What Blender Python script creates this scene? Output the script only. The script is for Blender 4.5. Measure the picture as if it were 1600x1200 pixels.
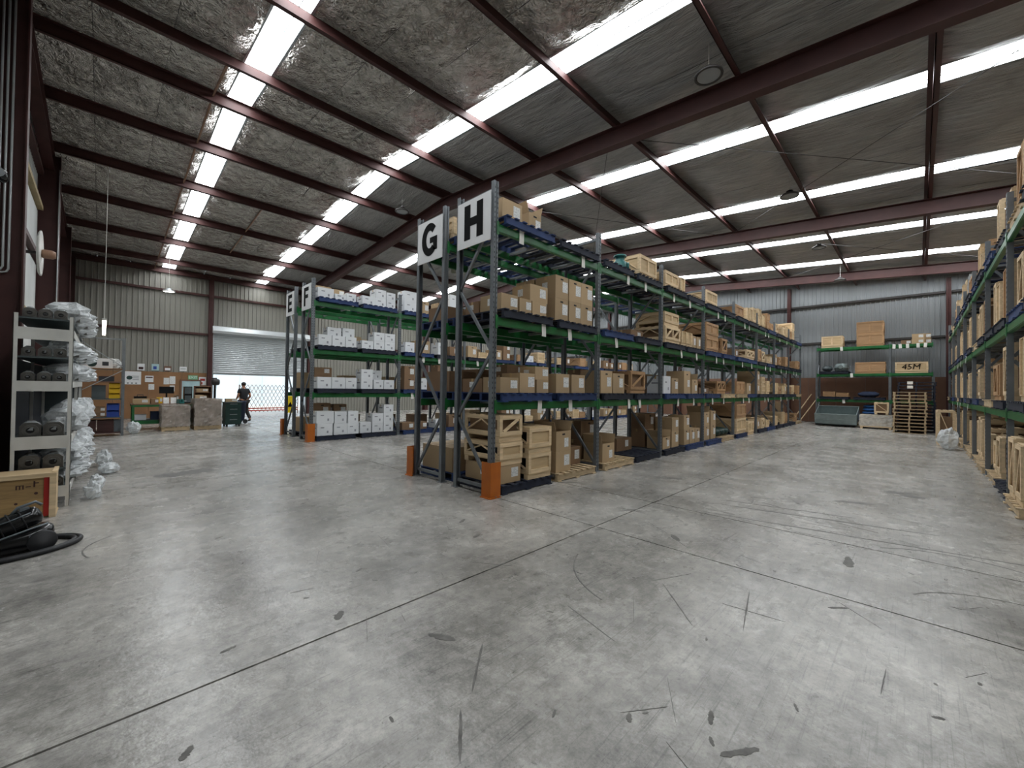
import bpy, math, random
from mathutils import Vector, Matrix, noise
random.seed(7)
SC = bpy.context.scene
COL = SC.collection
PI = math.pi
for o in list(bpy.data.objects):
    bpy.data.objects.remove(o)

# ------------------------------------------------------------------ camera
CAM_H = 1.6
F_PX, YAW, PITCH, ROLL = 637.9, math.radians(44.863), math.radians(.706), math.radians(.789)
fw = Vector((math.cos(YAW)*math.cos(PITCH), math.sin(YAW)*math.cos(PITCH), math.sin(PITCH)))
rt = Vector((math.sin(YAW), -math.cos(YAW), 0))
up = rt.cross(fw)
r2 = rt*math.cos(ROLL) + up*math.sin(ROLL)
u2 = -rt*math.sin(ROLL) + up*math.cos(ROLL)
cd = bpy.data.cameras.new('camera'); cam = bpy.data.objects.new('camera', cd); COL.objects.link(cam)
cd.sensor_width = 36; cd.lens = 36*F_PX/1600; cd.clip_start = .05; cd.clip_end = 300
cam.matrix_world = Matrix(((r2.x, u2.x, -fw.x, 0), (r2.y, u2.y, -fw.y, 0), (r2.z, u2.z, -fw.z, CAM_H), (0, 0, 0, 1)))
SC.camera = cam

# ------------------------------------------------------------------ world, sun, exposure
w = bpy.data.worlds.new('sky'); SC.world = w; w.use_nodes = True
bg = w.node_tree.nodes['Background']; bg.inputs[0].default_value = (.78, .87, 1, 1); bg.inputs[1].default_value = 1.6
sd = bpy.data.lights.new('sun', 'SUN'); sd.energy = 4.0; sd.angle = math.radians(2); sd.color = (1, .96, .9)
sun = bpy.data.objects.new('sun', sd); COL.objects.link(sun)
sun.rotation_euler = Vector((-.25, .55, -1)).to_track_quat('-Z', 'Y').to_euler()
SKYLIGHT_POWER = 16.5
SC.view_settings.view_transform = 'Standard'
SC.view_settings.look = 'None'
SC.view_settings.gamma = 1
SC.view_settings.use_curve_mapping = False
SC.view_settings.exposure = 0.0

# ------------------------------------------------------------------ helpers
def lin(h):
    h = h.lstrip('#'); out = []
    for i in (0, 2, 4):
        c = int(h[i:i+2], 16)/255
        out.append(c/12.92 if c <= .04045 else ((c+.055)/1.055)**2.4)
    return out

MATS = {}
def M(name, col, rough=.6, metal=0., var=.12, scale=4., stretch=(1, 1, 1), bump=0., bscale=None, rnd=0., spec=.5, emit=0., alpha=1., trans=0., detail=4, rvar=0.):
    m = bpy.data.materials.new(name); m.use_nodes = True; nt = m.node_tree; N = nt.nodes; L = nt.links
    b = N['Principled BSDF']; c = lin(col)
    b.inputs['Roughness'].default_value = rough; b.inputs['Metallic'].default_value = metal
    b.inputs['Specular IOR Level'].default_value = spec
    tc = N.new('ShaderNodeTexCoord'); mp = N.new('ShaderNodeMapping'); mp.inputs['Scale'].default_value = stretch
    L.new(tc.outputs['Object'], mp.inputs[0])
    oi = N.new('ShaderNodeObjectInfo')
    if rnd:
        ad = N.new('ShaderNodeVectorMath'); ad.operation = 'SCALE'; ad.inputs[0].default_value = (7, 13, 5)
        L.new(oi.outputs['Random'], ad.inputs['Scale'])
        L.new(ad.outputs[0], mp.inputs['Location'])
    nz = N.new('ShaderNodeTexNoise'); nz.inputs['Scale'].default_value = scale; nz.inputs['Detail'].default_value = detail
    L.new(mp.outputs[0], nz.inputs['Vector'])
    rp = N.new('ShaderNodeValToRGB')
    rp.color_ramp.elements[0].position = .3; rp.color_ramp.elements[1].position = .7
    rp.color_ramp.elements[0].color = [max(0, x*(1-var)) for x in c]+[1]
    rp.color_ramp.elements[1].color = [min(1, x*(1+var)) for x in c]+[1]
    L.new(nz.outputs['Fac'], rp.inputs[0])
    out = rp.outputs[0]
    if rnd:
        mr = N.new('ShaderNodeMapRange'); mr.inputs['To Min'].default_value = 1-rnd; mr.inputs['To Max'].default_value = 1+rnd
        L.new(oi.outputs['Random'], mr.inputs['Value'])
        hs = N.new('ShaderNodeHueSaturation'); L.new(out, hs.inputs['Color']); L.new(mr.outputs[0], hs.inputs['Value']); out = hs.outputs[0]
    L.new(out, b.inputs['Base Color'])
    if rvar:
        mr2 = N.new('ShaderNodeMapRange'); mr2.inputs['To Min'].default_value = rough-rvar; mr2.inputs['To Max'].default_value = rough+rvar
        L.new(nz.outputs['Fac'], mr2.inputs['Value']); L.new(mr2.outputs[0], b.inputs['Roughness'])
    if bump:
        n2 = N.new('ShaderNodeTexNoise'); n2.inputs['Scale'].default_value = bscale or scale*3; n2.inputs['Detail'].default_value = 3
        L.new(mp.outputs[0], n2.inputs['Vector'])
        bp = N.new('ShaderNodeBump'); bp.inputs['Strength'].default_value = bump; bp.inputs['Distance'].default_value = .02
        L.new(n2.outputs['Fac'], bp.inputs['Height']); L.new(bp.outputs[0], b.inputs['Normal'])
    if emit:
        b.inputs['Emission Color'].default_value = c+[1]; b.inputs['Emission Strength'].default_value = emit
    if trans:
        b.inputs['Transmission Weight'].default_value = trans
    if alpha < 1:
        b.inputs['Alpha'].default_value = alpha
    MATS[name] = m
    return m

class MB:
    def __init__(s): s.v = []; s.f = []
    def box(s, x0, x1, y0, y1, z0, z1):
        if x0 > x1: x0, x1 = x1, x0
        if y0 > y1: y0, y1 = y1, y0
        if z0 > z1: z0, z1 = z1, z0
        n = len(s.v)
        s.v += [(x0, y0, z0), (x1, y0, z0), (x1, y1, z0), (x0, y1, z0), (x0, y0, z1), (x1, y0, z1), (x1, y1, z1), (x0, y1, z1)]
        s.f += [tuple(n+i for i in q) for q in ((0, 3, 2, 1), (4, 5, 6, 7), (0, 1, 5, 4), (1, 2, 6, 5), (2, 3, 7, 6), (3, 0, 4, 7))]
        return s
    def cbox(s, cx, cy, z0, w, d, h): return s.box(cx-w/2, cx+w/2, cy-d/2, cy+d/2, z0, z0+h)
    def bar(s, p, q, a, b, upv=(0, 0, 1)):
        p, q = Vector(p), Vector(q); d = (q-p).normalized(); upv = Vector(upv)
        if abs(d.dot(upv)) > .99: upv = Vector((1, 0, 0))
        r = d.cross(upv).normalized(); u = r.cross(d)
        n = len(s.v)
        for e in (p, q):
            for i, j in ((-1, -1), (1, -1), (1, 1), (-1, 1)): s.v.append(tuple(e+r*(a/2*i)+u*(b/2*j)))
        s.f += [tuple(n+i for i in qd) for qd in ((0, 3, 2, 1), (4, 5, 6, 7), (0, 1, 5, 4), (1, 2, 6, 5), (2, 3, 7, 6), (3, 0, 4, 7))]
        return s
    def tube(s, pts, r, n=8, closed=False):
        pts = [Vector(p) for p in pts]; m = len(pts); k = len(s.v); rr = r if isinstance(r, (list, tuple)) else [r]*m
        pu = None
        for i, p in enumerate(pts):
            a = pts[i-1] if (i or closed) else pts[i]; b = pts[(i+1) % m] if (i < m-1 or closed) else pts[i]
            d = (b-a).normalized() if (b-a).length > 1e-9 else Vector((0, 0, 1))
            if pu is None: pu = Vector((0, 0, 1)) if abs(d.z) < .9 else Vector((1, 0, 0))
            u = (pu-d*pu.dot(d)).normalized(); pu = u; v = d.cross(u)
            for j in range(n):
                t = 2*PI*j/n; s.v.append(tuple(p+(u*math.cos(t)+v*math.sin(t))*rr[i]))
        for i in range(m if closed else m-1):
            for j in range(n):
                a = k+i*n+j; b = k+i*n+(j+1) % n; c = k+((i+1) % m)*n+(j+1) % n; d = k+((i+1) % m)*n+j
                s.f.append((a, b, c, d))
        if not closed:
            s.f.append(tuple(k+j for j in reversed(range(n)))); s.f.append(tuple(k+(m-1)*n+j for j in range(n)))
        return s
    def cyl(s, p, q, r0, r1=None, n=16): return s.tube([p, q], [r0, r0 if r1 is None else r1], n)
    def lathe(s, prof, c=(0, 0, 0), n=16, axis='z'):
        k = len(s.v); m = len(prof)
        for r, h in prof:
            for j in range(n):
                t = 2*PI*j/n; a, b = r*math.cos(t), r*math.sin(t)
                P = (a, b, h) if axis == 'z' else ((h, a, b) if axis == 'x' else (b, h, a))
                s.v.append((c[0]+P[0], c[1]+P[1], c[2]+P[2]))
        for i in range(m-1):
            for j in range(n): s.f.append((k+i*n+j, k+i*n+(j+1) % n, k+(i+1)*n+(j+1) % n, k+(i+1)*n+j))
        s.f.append(tuple(k+j for j in reversed(range(n)))); s.f.append(tuple(k+(m-1)*n+j for j in range(n)))
        return s
    def extrude(s, poly, fn0, fn1):
        n = len(s.v); m = len(poly)
        for a in poly: s.v.append(tuple(fn0(*a)))
        for a in poly: s.v.append(tuple(fn1(*a)))
        for i in range(m): s.f.append((n+i, n+(i+1) % m, n+m+(i+1) % m, n+m+i))
        s.f.append(tuple(n+i for i in reversed(range(m)))); s.f.append(tuple(n+m+i for i in range(m)))
        return s
    def add(s, o, off=(0, 0, 0), rz=0.):
        n = len(s.v); c, sn = math.cos(rz), math.sin(rz)
        s.v += [(x*c-y*sn+off[0], x*sn+y*c+off[1], z+off[2]) for x, y, z in o.v]
        s.f += [tuple(i+n for i in f) for f in o.f]
        return s
    def mesh(s, name, mats, smooth=False, idx=None):
        me = bpy.data.meshes.new(name); me.from_pydata(s.v, [], s.f)
        for m in (mats if isinstance(mats, (list, tuple)) else [mats]): me.materials.append(MATS[m] if isinstance(m, str) else m)
        if smooth: me.polygons.foreach_set('use_smooth', [True]*len(me.polygons))
        if idx: me.polygons.foreach_set('material_index', idx)
        me.update()
        return me

def link(name, me, parent=None, loc=(0, 0, 0), rot=(0, 0, 0)):
    o = bpy.data.objects.new(name, me); COL.objects.link(o)
    o.location = loc; o.rotation_euler = rot
    if parent is not None: o.parent = parent
    return o
def obj(name, mb, m, parent=None, smooth=False, loc=(0, 0, 0), rot=(0, 0, 0)):
    return link(name, mb.mesh(name, m, smooth), parent, loc, rot)
def tag(o, label, cat, group=None):
    o['label'] = label; o['category'] = cat
    if group: o['group'] = group
    return o
def struct(name, mb, m, smooth=False):
    o = obj(name, mb, m, None, smooth) if mb else link(name, None)
    o['kind'] = 'structure'; return o

class T:
    """a kind of thing: parts (name, mesh, parent part); place() makes an individual"""
    def __init__(s): s.p = []; s.raw = []; s.joined = None
    def add(s, name, mb, m, par=None, smooth=False):
        s.raw.append((name, mb, m, par, smooth)); return len(s.raw)-1
    def place(s, name, label, cat, group, loc, rz=0., detail=True, rx=0., ry=0.):
        if not detail or len(s.raw) == 1:
            if s.joined is None:
                al = MB(); idx = []; ms = []
                for n, mb, m, par, sm in s.raw:
                    if m not in ms: ms.append(m)
                    idx += [ms.index(m)]*len(mb.f); al.add(mb)
                s.joined = al.mesh(name, ms, s.raw[0][4], idx)
            o = link(name, s.joined, None, loc, (rx, ry, rz)); return tag(o, label, cat, group)
        if not s.p:
            s.p = [mb.mesh(n, m, sm) for n, mb, m, par, sm in s.raw]
        o = link(name, None, None, loc, (rx, ry, rz)); o.empty_display_size = .1; tag(o, label, cat, group)
        ch = []
        for (n, mb, m, par, sm), me in zip(s.raw, s.p):
            ch.append(link(n, me, ch[par] if par is not None else o))
        return o

def text_mb(txt, size, depth=.004):
    cu = bpy.data.curves.new('t', 'FONT'); cu.body = txt; cu.size = size; cu.extrude = depth/2; cu.align_x = 'CENTER'; cu.align_y = 'CENTER'
    cu.resolution_u = 3
    ob = bpy.data.objects.new('t', cu); COL.objects.link(ob)
    dg = bpy.context.evaluated_depsgraph_get(); dg.update()
    me = bpy.data.meshes.new_from_object(ob.evaluated_get(dg))
    mb = MB(); mb.v = [tuple(v.co) for v in me.vertices]; mb.f = [tuple(p.vertices) for p in me.polygons]
    bpy.data.objects.remove(ob); bpy.data.curves.remove(cu); bpy.data.meshes.remove(me)
    return mb
def remap(mb, fn):
    o = MB(); o.v = [tuple(fn(*v)) for v in mb.v]; o.f = list(mb.f); return o

# ------------------------------------------------------------------ materials
M('red_steel', '#452a28', .5, 0, .15, 3, spec=.3, bump=.05)
M('dark_steel', '#33302f', .5, .2, .15, 3)
M('cladding', '#88867e', .5, .15, .07, .6, (1, 1, .3))
M('cladding_far', '#85898b', .5, .15, .07, .6, (1, 1, .3))
M('cladding_white', '#c3c6c4', .6, 0, .12, .9)
M('dado', '#86613f', .65, 0, .1, 2.)
M('dado_dark', '#6b4c3a', .65, 0, .12, 1.5)
M('timber_girt', '#a2916c', .7, 0, .15, 3)
M('roller', '#c3c8ca', .38, .45, .05, 1.)
M('grey_post', '#6b7074', .42, .35, .14, 6, rnd=.06)
M('slot', '#15161a', .8, 0, 0)
M('green_beam', '#17602f', .38, 0, .2, 5, (1, 1, 1), rnd=.06)
M('galv', '#9ea3a5', .35, .6, .12, 8, rnd=.08)
M('blue_pallet', '#1b325e', .7, 0, .25, 5, rnd=.22)
M('navy_shade_pallet', '#161d2e', .75, 0, .25, 5, rnd=.2)  # navy stock; on the racks also blue pallets darkened as if in shadow
M('card', '#a8906f', .8, 0, .06, 2, rnd=.13)
M('card_dark', '#7d634a', .85, 0, .08, 2, rnd=.12)
M('card_in', '#6f5439', .9, 0, .05)
M('tape', '#b79a6d', .35, 0, .05)
M('white_card', '#d5d8da', .7, 0, .04, 3, rnd=.05)
M('print_grey', '#85888e', .7, 0, .1)
M('print_dark', '#33363c', .7, 0, .1)
M('wood', '#cfb793', .75, 0, .16, 3, (1, 1, 9), rnd=.12)
M('wood_h', '#ccb48f', .75, 0, .18, 2.5, (1.5, 12, 12), rnd=.14)
M('wood_red', '#a7845f', .75, 0, .16, 3, (1.5, 9, 9), rnd=.1)
M('ply', '#bda47e', .7, 0, .13, 2, (1, 1, 6), rnd=.1)
M('ply_box', '#9a7d52', .7, 0, .3, 3, (1.2, 1, 9), detail=6)
M('ply_red', '#a5835f', .7, 0, .13, 2, (1, 1, 6), rnd=.1)
M('pallet_wood', '#b5a080', .8, 0, .2, 3, (2, 9, 9), rnd=.18)
M('orange', '#ad5c10', .5, 0, .12, 5, bump=.1)
M('sign_white', '#d9dadb', .4, 0, .03)
M('sign_black', '#08090a', .85, 0, 0, spec=.15)
M('black_plastic', '#0b0c0f', .2, 0, .2, 4)
M('black_rubber', '#1b1c1f', .6, 0, .2, 8)
M('grey_plastic', '#5f676c', .35, 0, .1)
M('teal', '#1f5f5c', .4, .1, .2, 6)
M('dark_green', '#16332f', .5, .1, .2, 5)
M('alu', '#696763', .42, .7, .2, 9, rnd=.1)
M('iron', '#1f1e1e', .5, .4, .2)
M('white_metal', '#c9c8c2', .5, 0, .1, 4)
M('shelf_dark', '#4c5557', .5, .2, .15, 3)
M('yellow', '#d2a80f', .45, 0, .08)
M('hi_yellow', '#e0c40e', .5, 0, .05)
M('blue_bin', '#1f3f8f', .45, 0, .1)
M('blue_tarp', '#1b4f86', .5, 0, .2, 4, bump=.3)
M('navy_cloth', '#23304a', .8, 0, .2, 4, bump=.3)
M('galv_tray', '#7f8b8b', .4, .5, .12, 5)
M('maroon', '#3c1f1c', .6, 0, .2, 4)
M('red_paint', '#a32016', .5, 0, .1)
M('skin', '#a9765a', .6, 0, .05)
M('hair', '#1d1612', .7, 0, .1)
M('shirt', '#191b20', .85, 0, .15, 6)
M('trousers', '#22201f', .85, 0, .15, 6)
M('shoe', '#12110f', .6, 0, .1)
M('lamp_grey', '#b5b8b8', .4, .3, .05)
M('lens_off', '#8d9194', .25, 0, .05)
M('lamp_lit', '#fff6e6', .4, 0, 0, emit=9)
M('conduit', '#a9adad', .4, .3, .1)
M('exit_green', '#5b8f6c', .5, 0, .05, emit=.25)
M('screen', '#0e1218', .15, 0, 0)
M('tyre_black', '#222326', .8, 0, .3, 5)
M('scuff', '#5a5854', .6, 0, .35, 18)
M('joint_dark', '#1f1d1b', .9, 0, .2)
M('asphalt', '#c9c6be', .9, 0, .08, 1.)
M('neighbour', '#cfe0ea', .8, 0, .06, .5)
M('lattice', '#8a6a55', .5, .2, .1)
M('glass_blue', '#a9c4c8', .2, 0, .1, 3)

def wrap_material(name, col, alpha, bs):
    m = M(name, col, .18, 0, .25, bs, bump=.9, bscale=bs*1.6, spec=.6)
    nt = m.node_tree; b = nt.nodes['Principled BSDF']
    b.inputs['Alpha'].default_value = alpha
    return m
wrap_material('bag_plastic', '#dfe4e6', .62, 14)
wrap_material('shrink_wrap', '#a59d97', .66, 3)
wrap_material('clear_wrap', '#cfd6d8', .45, 9)

def paper_material():
    m = bpy.data.materials.new('paper'); m.use_nodes = True; nt = m.node_tree; N, L = nt.nodes, nt.links
    b = N['Principled BSDF']; b.inputs['Roughness'].default_value = .7
    tc = N.new('ShaderNodeTexCoord'); wv = N.new('ShaderNodeTexWave'); wv.bands_direction = 'Z'; wv.inputs['Scale'].default_value = 14
    wv.inputs['Distortion'].default_value = 0
    L.new(tc.outputs['Object'], wv.inputs[0])
    nz = N.new('ShaderNodeTexNoise'); nz.inputs['Scale'].default_value = 40; L.new(tc.outputs['Object'], nz.inputs[0])
    mu = N.new('ShaderNodeMath'); mu.operation = 'MULTIPLY'; L.new(wv.outputs['Fac'], mu.inputs[0]); L.new(nz.outputs['Fac'], mu.inputs[1])
    rp = N.new('ShaderNodeValToRGB'); rp.color_ramp.elements[0].position = .42; rp.color_ramp.elements[0].color = lin('#d9dad8')+[1]
    rp.color_ramp.elements[1].position = .52; rp.color_ramp.elements[1].color = lin('#8d8f92')+[1]
    L.new(mu.outputs[0], rp.inputs[0]); L.new(rp.outputs[0], b.inputs['Base Color'])
    MATS['paper'] = m
paper_material()
M('tag_paper', '#dcdcd6', .7, 0, .06, 12)

def floor_material():
    m = bpy.data.materials.new('concrete'); m.use_nodes = True; nt = m.node_tree; N, L = nt.nodes, nt.links
    b = N['Principled BSDF']; tc = N.new('ShaderNodeTexCoord'); P = tc.outputs['Object']
    def nz(scale, detail=5, rough=.55, rot=0, sc=(1, 1, 1), dist=0):
        mp = N.new('ShaderNodeMapping'); mp.inputs['Rotation'].default_value = (0, 0, rot); mp.inputs['Scale'].default_value = sc
        L.new(P, mp.inputs[0]); t = N.new('ShaderNodeTexNoise'); t.inputs['Scale'].default_value = scale; t.inputs['Detail'].default_value = detail
        t.inputs['Roughness'].default_value = rough; t.inputs['Distortion'].default_value = dist; L.new(mp.outputs[0], t.inputs[0]); return t.outputs['Fac']
    def ramp(f, a, b_, ca, cb):
        r = N.new('ShaderNodeValToRGB'); r.color_ramp.elements[0].position = a; r.color_ramp.elements[1].position = b_
        r.color_ramp.elements[0].color = (*ca, 1); r.color_ramp.elements[1].color = (*cb, 1); L.new(f, r.inputs[0]); return r.outputs[0]
    def mul(a, c, fac=1.):
        x = N.new('ShaderNodeMix'); x.data_type = 'RGBA'; x.blend_type = 'MULTIPLY'; x.inputs[0].default_value = fac
        L.new(a, x.inputs[6]); L.new(c, x.inputs[7]); return x.outputs[2]
    g = lambda v: (v, v, v)
    c = ramp(nz(.5, 7, .62, dist=.4), .34, .66, lin('#8d8a84'), lin('#bcb9b3'))
    c = mul(c, ramp(nz(1.7, 9, .75), .36, .62, g(.66), g(1.1)))
    c = mul(c, ramp(nz(11, 8, .78), .36, .6, g(.62), g(1.1)))
    c = mul(c, ramp(nz(70, 4, .7), .32, .55, g(.8), g(1.02)))
    for rot, sc, s, lo, dk in ((.35, (1, 30, 1), 1.6, .31, .78), (-.5, (1, 34, 1), 1.9, .31, .74), (1.15, (1, 30, 1), 1.7, .3, .74), (2.2, (1, 40, 1), 1.4, .3, .74), (1.62, (1, 50, 1), 1.2, .31, .78), (-.1, (1, 60, 1), 2.2, .31, .72)):
        c = mul(c, ramp(nz(s, 3, .5, rot, sc, .15), lo, lo+.05, g(dk), g(1.0)))
    c = mul(c, ramp(nz(22, 3, .6, dist=.8), .27, .31, g(.5), g(1.0)))
    L.new(c, b.inputs['Base Color'])
    rr = N.new('ShaderNodeMapRange'); rr.inputs['From Min'].default_value = .3; rr.inputs['From Max'].default_value = .7
    rr.inputs['To Min'].default_value = .17; rr.inputs['To Max'].default_value = .36; L.new(nz(1.8, 7, .65), rr.inputs[0]); L.new(rr.outputs[0], b.inputs['Roughness'])
    bp = N.new('ShaderNodeBump'); bp.inputs['Strength'].default_value = .22; bp.inputs['Distance'].default_value = .01
    L.new(nz(26, 5, .6), bp.inputs['Height']); L.new(bp.outputs[0], b.inputs['Normal'])
    b.inputs['Specular IOR Level'].default_value = .55
    MATS['concrete'] = m
floor_material()

def foil_material(name, col, rough, crinkle, scale, stretch, dist, metal):
    m = bpy.data.materials.new(name); m.use_nodes = True; nt = m.node_tree; N, L = nt.nodes, nt.links
    b = N['Principled BSDF']; b.inputs['Metallic'].default_value = metal; b.inputs['Roughness'].default_value = rough
    tc = N.new('ShaderNodeTexCoord'); mp = N.new('ShaderNodeMapping'); mp.inputs['Scale'].default_value = stretch; L.new(tc.outputs['Object'], mp.inputs[0])
    n1 = N.new('ShaderNodeTexNoise'); n1.inputs['Scale'].default_value = scale; n1.inputs['Detail'].default_value = 5; n1.inputs['Distortion'].default_value = 1.2; L.new(mp.outputs[0], n1.inputs[0])
    vo = N.new('ShaderNodeTexVoronoi'); vo.feature = 'SMOOTH_F1'; vo.inputs['Scale'].default_value = scale*.8; L.new(mp.outputs[0], vo.inputs[0])
    n3 = N.new('ShaderNodeTexNoise'); n3.inputs['Scale'].default_value = 1.1; L.new(tc.outputs['Object'], n3.inputs[0])
    def ridge(sc_, ds):
        n_ = N.new('ShaderNodeTexNoise'); n_.inputs['Scale'].default_value = sc_; n_.inputs['Detail'].default_value = 2; n_.inputs['Distortion'].default_value = ds; L.new(mp.outputs[0], n_.inputs[0])
        a_ = N.new('ShaderNodeMath'); a_.operation = 'SUBTRACT'; a_.inputs[1].default_value = .5; L.new(n_.outputs['Fac'], a_.inputs[0])
        b2 = N.new('ShaderNodeMath'); b2.operation = 'ABSOLUTE'; L.new(a_.outputs[0], b2.inputs[0]); return b2.outputs[0]
    m1 = N.new('ShaderNodeMath'); m1.operation = 'MULTIPLY_ADD'; L.new(ridge(scale*1.2, .9), m1.inputs[0]); m1.inputs[1].default_value = 1.3; L.new(vo.outputs['Distance'], m1.inputs[2])
    mx = N.new('ShaderNodeMath'); mx.operation = 'MULTIPLY_ADD'; L.new(ridge(scale*2.6, .6), mx.inputs[0]); mx.inputs[1].default_value = .55; L.new(m1.outputs[0], mx.inputs[2])
    ms = N.new('ShaderNodeMapRange'); ms.inputs['From Min'].default_value = .35; ms.inputs['From Max'].default_value = .65; ms.inputs['To Min'].default_value = crinkle*.45; ms.inputs['To Max'].default_value = crinkle
    L.new(n3.outputs['Fac'], ms.inputs[0])
    bp = N.new('ShaderNodeBump'); bp.inputs['Distance'].default_value = dist; L.new(ms.outputs[0], bp.inputs['Strength']); L.new(mx.outputs[0], bp.inputs['Height']); L.new(bp.outputs[0], b.inputs['Normal'])
    rp = N.new('ShaderNodeValToRGB'); c = lin(col); rp.color_ramp.elements[0].position = .3; rp.color_ramp.elements[1].position = .7
    rp.color_ramp.elements[0].color = [x*.75 for x in c]+[1]; rp.color_ramp.elements[1].color = [x*1.15 for x in c]+[1]
    L.new(n1.outputs['Fac'], rp.inputs[0]); L.new(rp.outputs[0], b.inputs['Base Color'])
    MATS[name] = m
foil_material('foil_crinkled', '#cbc7c0', .17, 1., 6.5, (1, .8, 1), .2, .62)
foil_material('foil_streaked', '#a6a6a4', .36, .9, 6, (1.8, .3, 1), .14, .35)
m = M('skylight', '#f6faff', .5, 0, 0); b = m.node_tree.nodes['Principled BSDF']
b.inputs['Emission Color'].default_value = (.95, .98, 1, 1); b.inputs['Emission Strength'].default_value = SKYLIGHT_POWER

# ------------------------------------------------------------------ the shed: floor, walls, roof
X0, X1, Y0, Y1 = -1.3, 27.9, -2.96, 25.5
YR, ZR, SL = 11.29, 8.27, .078
def roofz(y): return ZR-SL*abs(y-YR)
DX0, DX1, DZ = 3.99, 8.4, 4.34          # roller door opening

floor = struct('floor', MB().box(X0-.3, X1+.3, Y0-.3, Y1+.02, -.2, -.03), 'joint_dark')
xc = [X0-.25, 4.12, 5.62, 11.2, 16.8, 22.4, X1+.25]; yc = [Y0-.25, 2.69, 8.6, 14.9, Y1]
G = .008
for i in range(len(xc)-1):
    for j in range(len(yc)-1):
        obj('concrete_slab', MB().box(xc[i]+G, xc[i+1]-G, yc[j]+G, yc[j+1]-G, -.03, 0), 'concrete', floor)
# scuffs, skid marks and patches worn into the concrete
def scuff(x, y, ang, l, wd, seed):
    rnd = random.Random(seed); n = 14; mb = MB(); top = []; bot = []
    for i in range(n+1):
        t = i/n; e = math.sin(PI*t)**.35; a = (t-.5)*l
        top.append((a, wd/2*e*rnd.uniform(.55, 1.1))); bot.append((a, -wd/2*e*rnd.uniform(.55, 1.1)))
    poly = bot+top[::-1]; c, s = math.cos(ang), math.sin(ang)
    f = lambda z: (lambda p, q: (x+p*c-q*s, y+p*s+q*c, z))
    mb.extrude(poly, f(.0002), f(.0014)); obj('scuff_mark', mb, 'scuff', floor)
for k, (x, y, a, l, wd) in enumerate([
    (1.57, 2.17, -1.1, .2, .06), (1.2, 2.87, .9, .12, .06), (1.56, 1.80, .72, .42, .018), (.29, 2.25, .9, .08, .04), (2.62, 2.695, .02, .34, .022),
    (7.44, 3.2, -.9, .3, .1), (6.9, 1.75, .2, .5, .03), (6.5, .9, -1.35, 2.2, .045), (5.95, .6, -1.4, 3.2, .03), (6.7, 1.3, -1.35, 1.5, .03), (7.85, .66, -1.1, .5, .14), (9.18, .22, -1.2, .4, .22),
    (9.0, 0.05, -1.2, .3, .2), (4.45, 1.88, .8, .2, .07), (5.04, .47, .1, .3, .09), (2.14, .72, .3, .1, .03), (3.91, .42, -.8, .16, .03),
    (2.03, .56, -.6, .2, .04), (1.85, 1.0, .5, .06, .03), (1.62, 3.47, .4, .08, .03), (.57, 2.96, .2, .09, .03), (7.2, 1.26, .5, .2, .05),
    (5.72, 4.3, -.7, .35, .06), (5.0, 2.75, -.5, .3, .03), (8.6, 2.9, .3, .9, .03), (8.9, 2.7, .3, .8, .025), (9.4, 2.4, -.9, .5, .03), (9.9, 2.3, -.9, .5, .03), (10.4, 2.2, -.9, .5, .03), (10.9, 1.9, -.9, .45, .03), (11.4, 1.6, -.9, .45, .03),
    (3.1, 1.3, .75, .6, .012), (2.4, 1.6, 1.3, .5, .01), (3.4, .9, .2, .7, .012), (1.2, 1.5, .9, .3, .02), (2.9, 3.4, .4, .12, .05), (3.1, 3.9, .5, .15, .05), (.9, 5.2, .6, .1, .03), (1.1, 9.4, .1, .9, .5), (12.8, 2.9, .1, .4, .06), (13.4, 1.4, .2, .5, .05), (15, 2.6, .1, .6, .06), (12, .5, -.8, .5, .08)]):
    scuff(x, y, a, l, wd, 50+k)
rs = random.Random(5)
for k in range(110):      # fine scratches and specks of the busy floor before the racks
    x = rs.uniform(.9, 7.5); y = rs.uniform(-.9, 4.1)
    if x+y < 1.9: continue
    if k % 2: scuff(x, y, rs.choice((.4, 1.1, 1.5, 2.3, -.3))+rs.uniform(-.3, .3), rs.uniform(.08, .45), rs.uniform(.003, .008), 300+k)
    else: scuff(x, y, rs.uniform(0, 3), rs.uniform(.02, .06), rs.uniform(.012, .025), 300+k)
# curved skid marks
for cx, cy, r, a0, a1 in ((3.6, 1.5, .9, 1.9, 2.9), (5.2, -.3, .8, -.9, .8), (4.3, -.6, .7, -.5, 1.1), (.4, 5.6, .5, 2.2, 3.6)):
    mb = MB(); pts = [(cx+r*math.cos(a0+(a1-a0)*i/16), cy+r*math.sin(a0+(a1-a0)*i/16)) for i in range(17)]
    for (p, q) in zip(pts, pts[1:]): mb.bar((*p, .0007), (*q, .0007), .012, .0012)
    obj('scuff_mark', mb, 'scuff', floor)

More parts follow.
